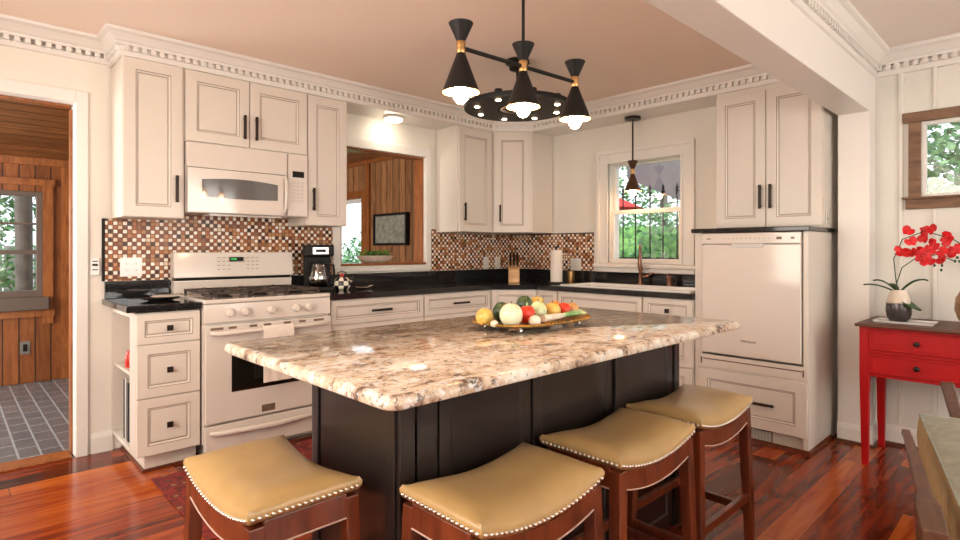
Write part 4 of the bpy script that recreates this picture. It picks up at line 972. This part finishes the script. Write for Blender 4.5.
for y0_, y1_ in ((-.49, -.062), (TY+.075, -.55)):
    for z0_, z1_ in ((.524, .631), (.654, .764)):
        d = MB(); d.box(.032, .0385, y0_, y1_, z0_, z0_+.012); d.box(.032, .0385, y0_, y1_, z1_-.012, z1_); d.box(.032, .0385, y0_, y0_+.014, z0_+.012, z1_-.012); d.box(.032, .0385, y1_-.014, y1_, z0_+.012, z1_-.012); d.box(.0385, .0455, y0_, y1_, z0_, z1_); d = d.build('drawer', 'red', tb, bevel=.002)
        k_ = MB(); cy = (y0_+y1_)/2; cz = (z0_+z1_)/2
        k_.lathe([(.006, 0), (.006, .010), (.014, .014), (.014, .02), (.008, .024)], (.0380, cy, cz), 14, M4=Matrix.Rotation(-PI/2, 4, 'Y')); k_.build('knob', 'iron', d, smooth=50)
ty = thing('tray', 'white rectangular tray under the orchid vase', 'tray', (3.90, .62, .8008))
MB().loops([[(x_*.9, y_*.92, 0) for x_, y_ in ((-.09, -.14), (.09, -.14), (.09, .14), (-.09, .14))], [(x_, y_, .012) for x_, y_ in ((-.09, -.14), (.09, -.14), (.09, .14), (-.09, .14))], [(x_*.95, y_*.965, .012) for x_, y_ in ((-.09, -.14), (.09, -.14), (.09, .14), (-.09, .14))], [(x_*.86, y_*.9, .004) for x_, y_ in ((-.09, -.14), (.09, -.14), (.09, .14), (-.09, .14))]]).build('dish', 'white', ty, bevel=.001)
VX, VY = 3.93, .655
vs_ = thing('vase', 'round vase, cream above and charcoal below, holding the orchid', 'vase', (VX, VY, .8055))
M['vasemat'], t_ = mat('two_tone_glaze', (.6, .5, .4), .2); px_, py_, pz_ = t_.xyz(t_.obj()); nz = t_.noise(t_.obj(), 20, 3)
t_.set(t_.b.inputs['Base Color'], t_.ramp(t_.math('ADD', pz_, t_.math('MULTIPLY', nz, .01)), [(0, (.03, .025, .025)), (.105, (.06, .045, .04)), (.113, (.62, .52, .42)), (.2, (.70, .60, .50))]))
MB().lathe([(0, 0), (.042, 0), (.055, .018), (.062, .055), (.060, .10), (.050, .14), (.040, .165), (.036, .178), (.032, .178), (.036, .16), (.045, .13), (0, .12)], (0, 0, 0), 32).build('body', 'vasemat', vs_, smooth=60)
orc = thing('orchid', 'red orchid with arching sprays standing in the two-tone vase', 'orchid', (VX, VY, .8055+.125))
def W(p): return (p[0]-VX, p[1]-VY, p[2]-.9305)
st1 = [(VX, VY, .935), (3.94, .672, 1.06), (3.94, .68, 1.16), (3.94, .64, 1.27), (3.94, .54, 1.315), (3.94, .42, 1.27), (3.94, .36, 1.22)]
st2 = [(VX, VY+.003, .935), (3.93, .665, 1.02), (3.93, .64, 1.11), (3.92, .57, 1.17), (3.92, .48, 1.185), (3.92, .41, 1.15)]
for s_ in (st1, st2): MB().tube([W(p) for p in s_], .0028, 8).build('stem', 'leaf', orc, smooth=60)
def petal(mb, c, R, ang, L_, w_, cup):
    rows = []
    for i in range(6):
        q = i/5; hw = w_*math.sin(PI*min(1, .12+q*.86))**.7; row = []
        for s in (-1, -.5, 0, .5, 1):
            p = Vector((s*hw, q*L_, cup*(q*q)*L_-abs(s)*hw*.25)); p = R @ (Matrix.Rotation(ang, 4, 'Z') @ p); row.append(mb.bm.verts.new(p+c))
        rows.append(row)
    for i in range(5):
        for k in range(4): mb.face([rows[i][k], rows[i][k+1], rows[i+1][k+1], rows[i+1][k]])
rnd = random.Random(11)
FL = [(0.6093, 1.32), (0.5151, 1.3272), (0.4385, 1.2804), (0.5924, 1.2591), (0.5424, 1.2725), (0.4957, 1.2402), (0.4073, 1.2167), (0.647, 1.2029), (0.5812, 1.1918), (0.5479, 1.1544), (0.513, 1.1549), (0.4669, 1.1623), (0.4595, 1.2032), (0.6127, 1.1959), (0.5612, 1.203), (0.5369, 1.314), (0.451, 1.2576), (0.5238, 1.2031), (0.4218, 1.1965)]   # (y, z) of each bloom
for u, v in FL:
    c_ = Vector((3.93, u, v)); c_.x += rnd.uniform(-.05, .04); fm = MB()
    R = Matrix.Rotation(rnd.uniform(-.5, .5), 4, 'Z') @ Matrix.Rotation(-PI/2+rnd.uniform(-.5, .5), 4, 'Y') @ Matrix.Rotation(rnd.uniform(0, 2*PI), 4, 'Z')
    cl = Vector(W(c_)); s0 = rnd.uniform(.85, 1.1)
    for k in range(3): petal(fm, cl, R, k*2*PI/3, .033*s0, .014, .25)
    for k in (1, 2): petal(fm, cl, R, PI/3+ (k*2-3)*PI/2.2, .034*s0, .022, .1)
    f_ = fm.build('flower', 'petal', orc, smooth=60)
    MB().ball(cl, .006, 8).build('flower_centre', 'redpl', f_, smooth=60)
for k, (u, v) in enumerate([(0.4957, 1.1249), (0.4637, 1.1255), (0.4669, 1.1009), (0.3991, 1.1697), (0.3909, 1.1497), (0.4094, 1.1495)]):
    c_ = Vector(W((3.93, u, v))); MB().ball(c_, .006, 8, sz=1.4).build('bud', 'leaf', orc, smooth=60)
for dx, dy, L_, up_, wd in ((-.05, .11, .17, .05, .022), (-.02, .09, .12, .075, .018), (-.03, -.13, .14, .085, .024), (-.06, -.10, .13, -.055, .034), (.06, .05, .10, .05, .02)):
    lm = MB(); D = Vector((dx, dy, 0)).normalized(); Sd = Vector((-D.y, D.x, 0)); rows = []
    for i in range(9):
        q = i/8; c_ = D*L_*q+Vector((0, 0, .03+up_*math.sin(q*PI*.6)*1.0-(.03 if up_ < 0 else 0)*q)); hw = wd*math.sin(PI*(.08+.9*q))**.8
        rows.append([lm.bm.verts.new(c_-Sd*hw+Vector((0, 0, .004))), lm.bm.verts.new(c_-Vector((0, 0, .003))), lm.bm.verts.new(c_+Sd*hw+Vector((0, 0, .004)))])
    for i in range(8):
        for k in range(2): lm.face([rows[i][k], rows[i][k+1], rows[i+1][k+1], rows[i+1][k]])
    o = lm.build('leaf', 'leaf', orc, smooth=70); sol = o.modifiers.new('thickness', 'SOLIDIFY'); sol.thickness = .002
tag(MB().lathe([(0, 0), (.045, 0), (.075, .04), (.09, .09), (.085, .15), (.06, .20), (.045, .23), (.05, .245), (.044, .245), (.04, .23), (0, .22)], (3.95, .325, .8008), 32).build('wooden_vase', 'woodvase', smooth=60), 'round turned wood vase at the right edge of the red table', 'vase')

# ------------------------------------------------------------------ armchair at the lower right
ac = thing('armchair', 'wood-framed armchair with sage and tan cushion at the lower right corner', 'armchair', (2.46, .39, 0), math.radians(193))
# local x runs from the arm tip to the back of the chair, local y from the near arm to the far arm
for yy in (0, .62):
    LL = []
    for x_, z_, h_ in ((-.012, .552, .006), (.0, .566, .010), (.10, .570, .012), (.40, .562, .013), (.60, .552, .015), (.66, .545, .020), (.80, .53, .020)):
        wd = .012 if x_ < .3 else .016 if x_ < .61 else .026
        LL.append([(x_, yy-wd, z_-h_), (x_, yy+wd, z_-h_), (x_, yy+wd, z_+h_), (x_, yy-wd, z_+h_)])
    MB().loops(LL).build('arm', 'walnut', ac, bevel=.006, seg=3)
    MB().loops([[(.50, yy-.012, .545), (.54, yy-.012, .545), (.54, yy+.016, .545), (.50, yy+.016, .545)], [(.44, yy-.010, 0), (.47, yy-.010, 0), (.47, yy+.014, 0), (.44, yy+.014, 0)]]).build('leg', 'walnut', ac, bevel=.004)
    MB().loops([[(.64, yy-.018, .53), (.69, yy-.018, .53), (.69, yy+.018, .53), (.64, yy+.018, .53)], [(.72, yy-.014, 0), (.75, yy-.014, 0), (.75, yy+.014, 0), (.72, yy+.014, 0)]]).build('leg', 'walnut', ac, bevel=.004)
MB().box(-.70, .70, .10, .12, .26, .32).box(-.70, .70, .57, .59, .26, .32).box(-.40, -.37, .121, .569, .26, .32).box(.66, .69, .121, .569, .26, .32).build('seat_frame', 'walnut', ac, bevel=.003)
def pillow(mb, x0, x1, y0, y1, z0, z1, mi_top=0, mi_side=1, dome=.02):
    n_ = 14; g_ = []
    for i in range(n_+1):
        r_ = []
        for j in range(n_+1):
            u, v = -1+2*i/n_, -1+2*j/n_; e = (1-u**4)*(1-v**4); r_.append(mb.bm.verts.new((x0+(x1-x0)*(u+1)/2, y0+(y1-y0)*(v+1)/2, z1+dome*e)))
        g_.append(r_)
    mb.mi = mi_top
    for i in range(n_):
        for j in range(n_): mb.face([g_[i][j], g_[i+1][j], g_[i+1][j+1], g_[i][j+1]])
    ring = [g_[i][0] for i in range(n_+1)]+[g_[n_][j] for j in range(1, n_+1)]+[g_[i][n_] for i in range(n_-1, -1, -1)]+[g_[0][j] for j in range(n_-1, 0, -1)]
    mb.mi = mi_side; cx_, cy_ = (x0+x1)/2, (y0+y1)/2; prev = ring
    for q in (.2, .5, .8, 1):
        o_ = 1+.035*math.sin(PI*q); cur = [mb.bm.verts.new((cx_+(v.co.x-cx_)*o_, cy_+(v.co.y-cy_)*o_, z1+(z0-z1)*q)) for v in ring]
        for k in range(len(ring)): mb.face([prev[k], prev[(k+1) % len(ring)], cur[(k+1) % len(ring)], cur[k]])
        prev = cur
    mb.face(prev)
pm = MB(); pillow(pm, -.42, .60, .075, .575, .36, .535, dome=.03)
sc_ = pm.build('seat_cushion', ['sage', 'tan'], ac, smooth=50)
MB().tube([(-.42, .075, .537), (.60, .075, .537)], .004).tube([(-.42, .075, .537), (-.42, .575, .537)], .004).build('piping', 'sage', sc_, smooth=60)
MB().loops([[(-.775, .175, .616), (-.735, .175, .616), (-.735, .225, .62), (-.775, .225, .62)], [(-.70, .235, .34), (-.66, .235, .34), (-.66, .275, .34), (-.70, .275, .34)], [(-.70, .26, 0), (-.67, .26, 0), (-.67, .29, 0), (-.70, .29, 0)]]).build('post', 'walnut', ac, bevel=.006)
MB().box(-.72, -.70, .12, .57, .27, .31).build('rail', 'walnut', ac)
MB().box(.61, .66, .16, .46, .34, .80).build('backrest', 'sage', ac, bevel=.02, seg=3)

# ------------------------------------------------------------------ framed print in sun room
pc_ = thing('picture', 'dark framed map print on the sun room plank wall', 'picture', (XS-.001, 5.02, 1.26))
pf = MB(); pf.box(-.05, 0, -.31, -.285, 0, .345); pf.box(-.05, 0, .285, .31, 0, .345); pf.box(-.05, 0, -.285, .285, 0, .025); pf.box(-.05, 0, -.285, .285, .32, .345); pf.build('frame', 'black', pc_, bevel=.003)
MB().box(-.032, -.004, -.284, .284, .026, .319).build('print', 'art', pc_)

# ------------------------------------------------------------------ outdoors
tag(MB().box(-8, 20, YF+.2, 22, -.35, -.3).box(XW+.3, 20, -8, YF+.2, -.35, -.3).build('lawn', 'grass'), kind='structure')
def bush(name, label, cat, c, rad, n_, m_, leaf=.07, group=None, seed=1, trunk=None, core=False):
    r_ = random.Random(seed); t_ = thing(name, label, cat, (c[0], c[1], -.3), 0, group); mb = MB()
    for i in range(n_):
        d = Vector((r_.gauss(0, 1), r_.gauss(0, 1), r_.gauss(0, 1))).normalized()*(r_.random()**.45); p = Vector((d.x*rad[0], d.y*rad[1], c[2]+.3+d.z*rad[2]))
        if p.z < .02: continue
        a_ = Vector((r_.gauss(0, 1), r_.gauss(0, 1), r_.gauss(0, .7))).normalized(); b_ = a_.cross(Vector((r_.gauss(0, 1), r_.gauss(0, 1), r_.gauss(0, 1)))).normalized(); l_ = leaf*r_.uniform(.6, 1.3)
        mb.face([mb.bm.verts.new(p-a_*l_), mb.bm.verts.new(p+b_*l_*.45), mb.bm.verts.new(p+a_*l_), mb.bm.verts.new(p-b_*l_*.45)])
    mb.build('foliage', m_, t_)
    if core: MB().lathe([(rad[0]*.75*math.sin(PI*k/12), -math.cos(PI*k/12)*rad[2]*.75) for k in range(13)], (0, 0, c[2]+.3), 24, sy=rad[1]/rad[0]).build('inner_foliage', 'green', t_, smooth=60)
    if trunk: MB().tube([(0, 0, 0), (.03, .02, c[2]*.5), (0, 0, c[2]+.3)], [trunk, trunk*.8, trunk*.5], 10).build('trunk', 'bark', t_, smooth=60)
    return t_
bush('hedge', 'bright green hedge filling the lower half of the sink window', 'hedge', (8.3, 4.9, .75), (.9, 2.9, 1.15), 9000, 'green2', .055, seed=2, core=True)
bush('tree', 'airy tree behind the railing, seen through the top sash of the sink window', 'tree', (10.5, 5.6, 3.0), (1.2, 1.9, 1.3), 2200, 'green2', .075, seed=3, trunk=.12)
bush('shrub', 'leafy shrub close outside the dining window', 'shrub', (5.6, .25, 1.75), (.55, .9, .9), 4200, 'green2', .05, seed=4, trunk=.04)
bush('shrub', 'green shrub behind the left pane of the doorway-side sun room window', 'shrub', (-.2, 8.9, .9), (1.1, .7, 1.1), 5000, 'green2', .05, seed=5, trunk=.05)
bush('tree', 'tree with open green crown above the sun room window fence', 'tree', (.3, 10.8, 2.6), (2.4, .9, 1.2), 4200, 'green2', .07, seed=6, trunk=.10)
bush('shrub', 'round green shrub outside the side window beyond the pass-through', 'shrub', (6.2, 8.8, .9), (1.3, 1.1, .75), 4200, 'green2', .05, seed=8, trunk=.05)
tag(MB().tube([(.62, 7.6, -.3), (.60, 7.6, 2.9)], .075, 12).build('porch_post', 'bark', smooth=60), 'grey post outside the sun room window seen from the doorway', 'post')
pf = thing('fence', 'weathered plank fence outside the sun room window', 'fence', (0, 9.9, -.3))
for i in range(22): MB().box(-1.5+i*.16, -1.35+i*.16, 0, .02, 0, 1.55+.02*(i % 2)).build('board', 'fence', pf)
MB().box(-1.5, 2.0, .021, .06, .3, .38).box(-1.5, 2.0, .021, .06, 1.1, 1.18).build('rail', 'fence', pf)
ir = thing('iron_railing', 'black iron railing with spear finials outside the sink window', 'railing', (4.72, 2.6, 1.0))
for k, yy in enumerate((.34, .205, .055, -.075, -.21, .475)):
    b_ = MB().tube([(0, yy, 0), (0, yy, .70)], .007, 8).build('bar', 'black', ir, smooth=60)
    MB().lathe([(0, .70), (.016, .715), (.007, .73), (.020, .745), (.008, .76), (.014, .775), (0, .82)], (0, yy, 0), 10).build('finial', 'black', b_, smooth=50)
MB().box(-.008, .008, -.5, .8, .12, .14).box(-.008, .008, -.5, .8, .57, .585).build('rail', 'black', ir)
MB().box(-.012, .012, -.52, -.50, -1.3, .75).box(-.012, .012, .80, .82, -1.3, .75).build('post', 'black', ir)
um = thing('patio_umbrella', 'red patio umbrella seen at the lower left of the upper sash', 'umbrella', (6.1, 4.45, -.3))
MB().lathe([(.9, 2.03), (.45, 2.22), (.03, 2.40), (0, 2.40), (0, 2.38), (.45, 2.20), (.88, 2.02)], (0, 0, 0), 8, cap=False).build('canopy', 'redcl', um); MB().tube([(0, 0, 0), (0, 0, 2.37)], .025).build('pole', 'bark', um, smooth=60)
pa = thing('patio_awning', 'grey patio awning in the upper right of the sink window', 'awning', (6.85, 3.0, -.3))
def yz(pts, x0_, x1_): return MB().loops([[(x0_, y_, z_) for y_, z_ in pts], [(x1_, y_, z_) for y_, z_ in pts]])
yz([(1.20, 2.50), (.47, 2.166), (-.4, 1.80), (-.4, 3.1), (1.20, 3.1)], 0, .04).build('valance', 'awn', pa)
yz([(1.20, 3.1), (-.4, 3.1), (-.4, 3.16), (1.20, 3.16)], 0, .45).build('canopy', 'awn', pa)
MB().box(.05, .12, -.4, -.32, 0, 3.09).build('post', 'awn', pa)
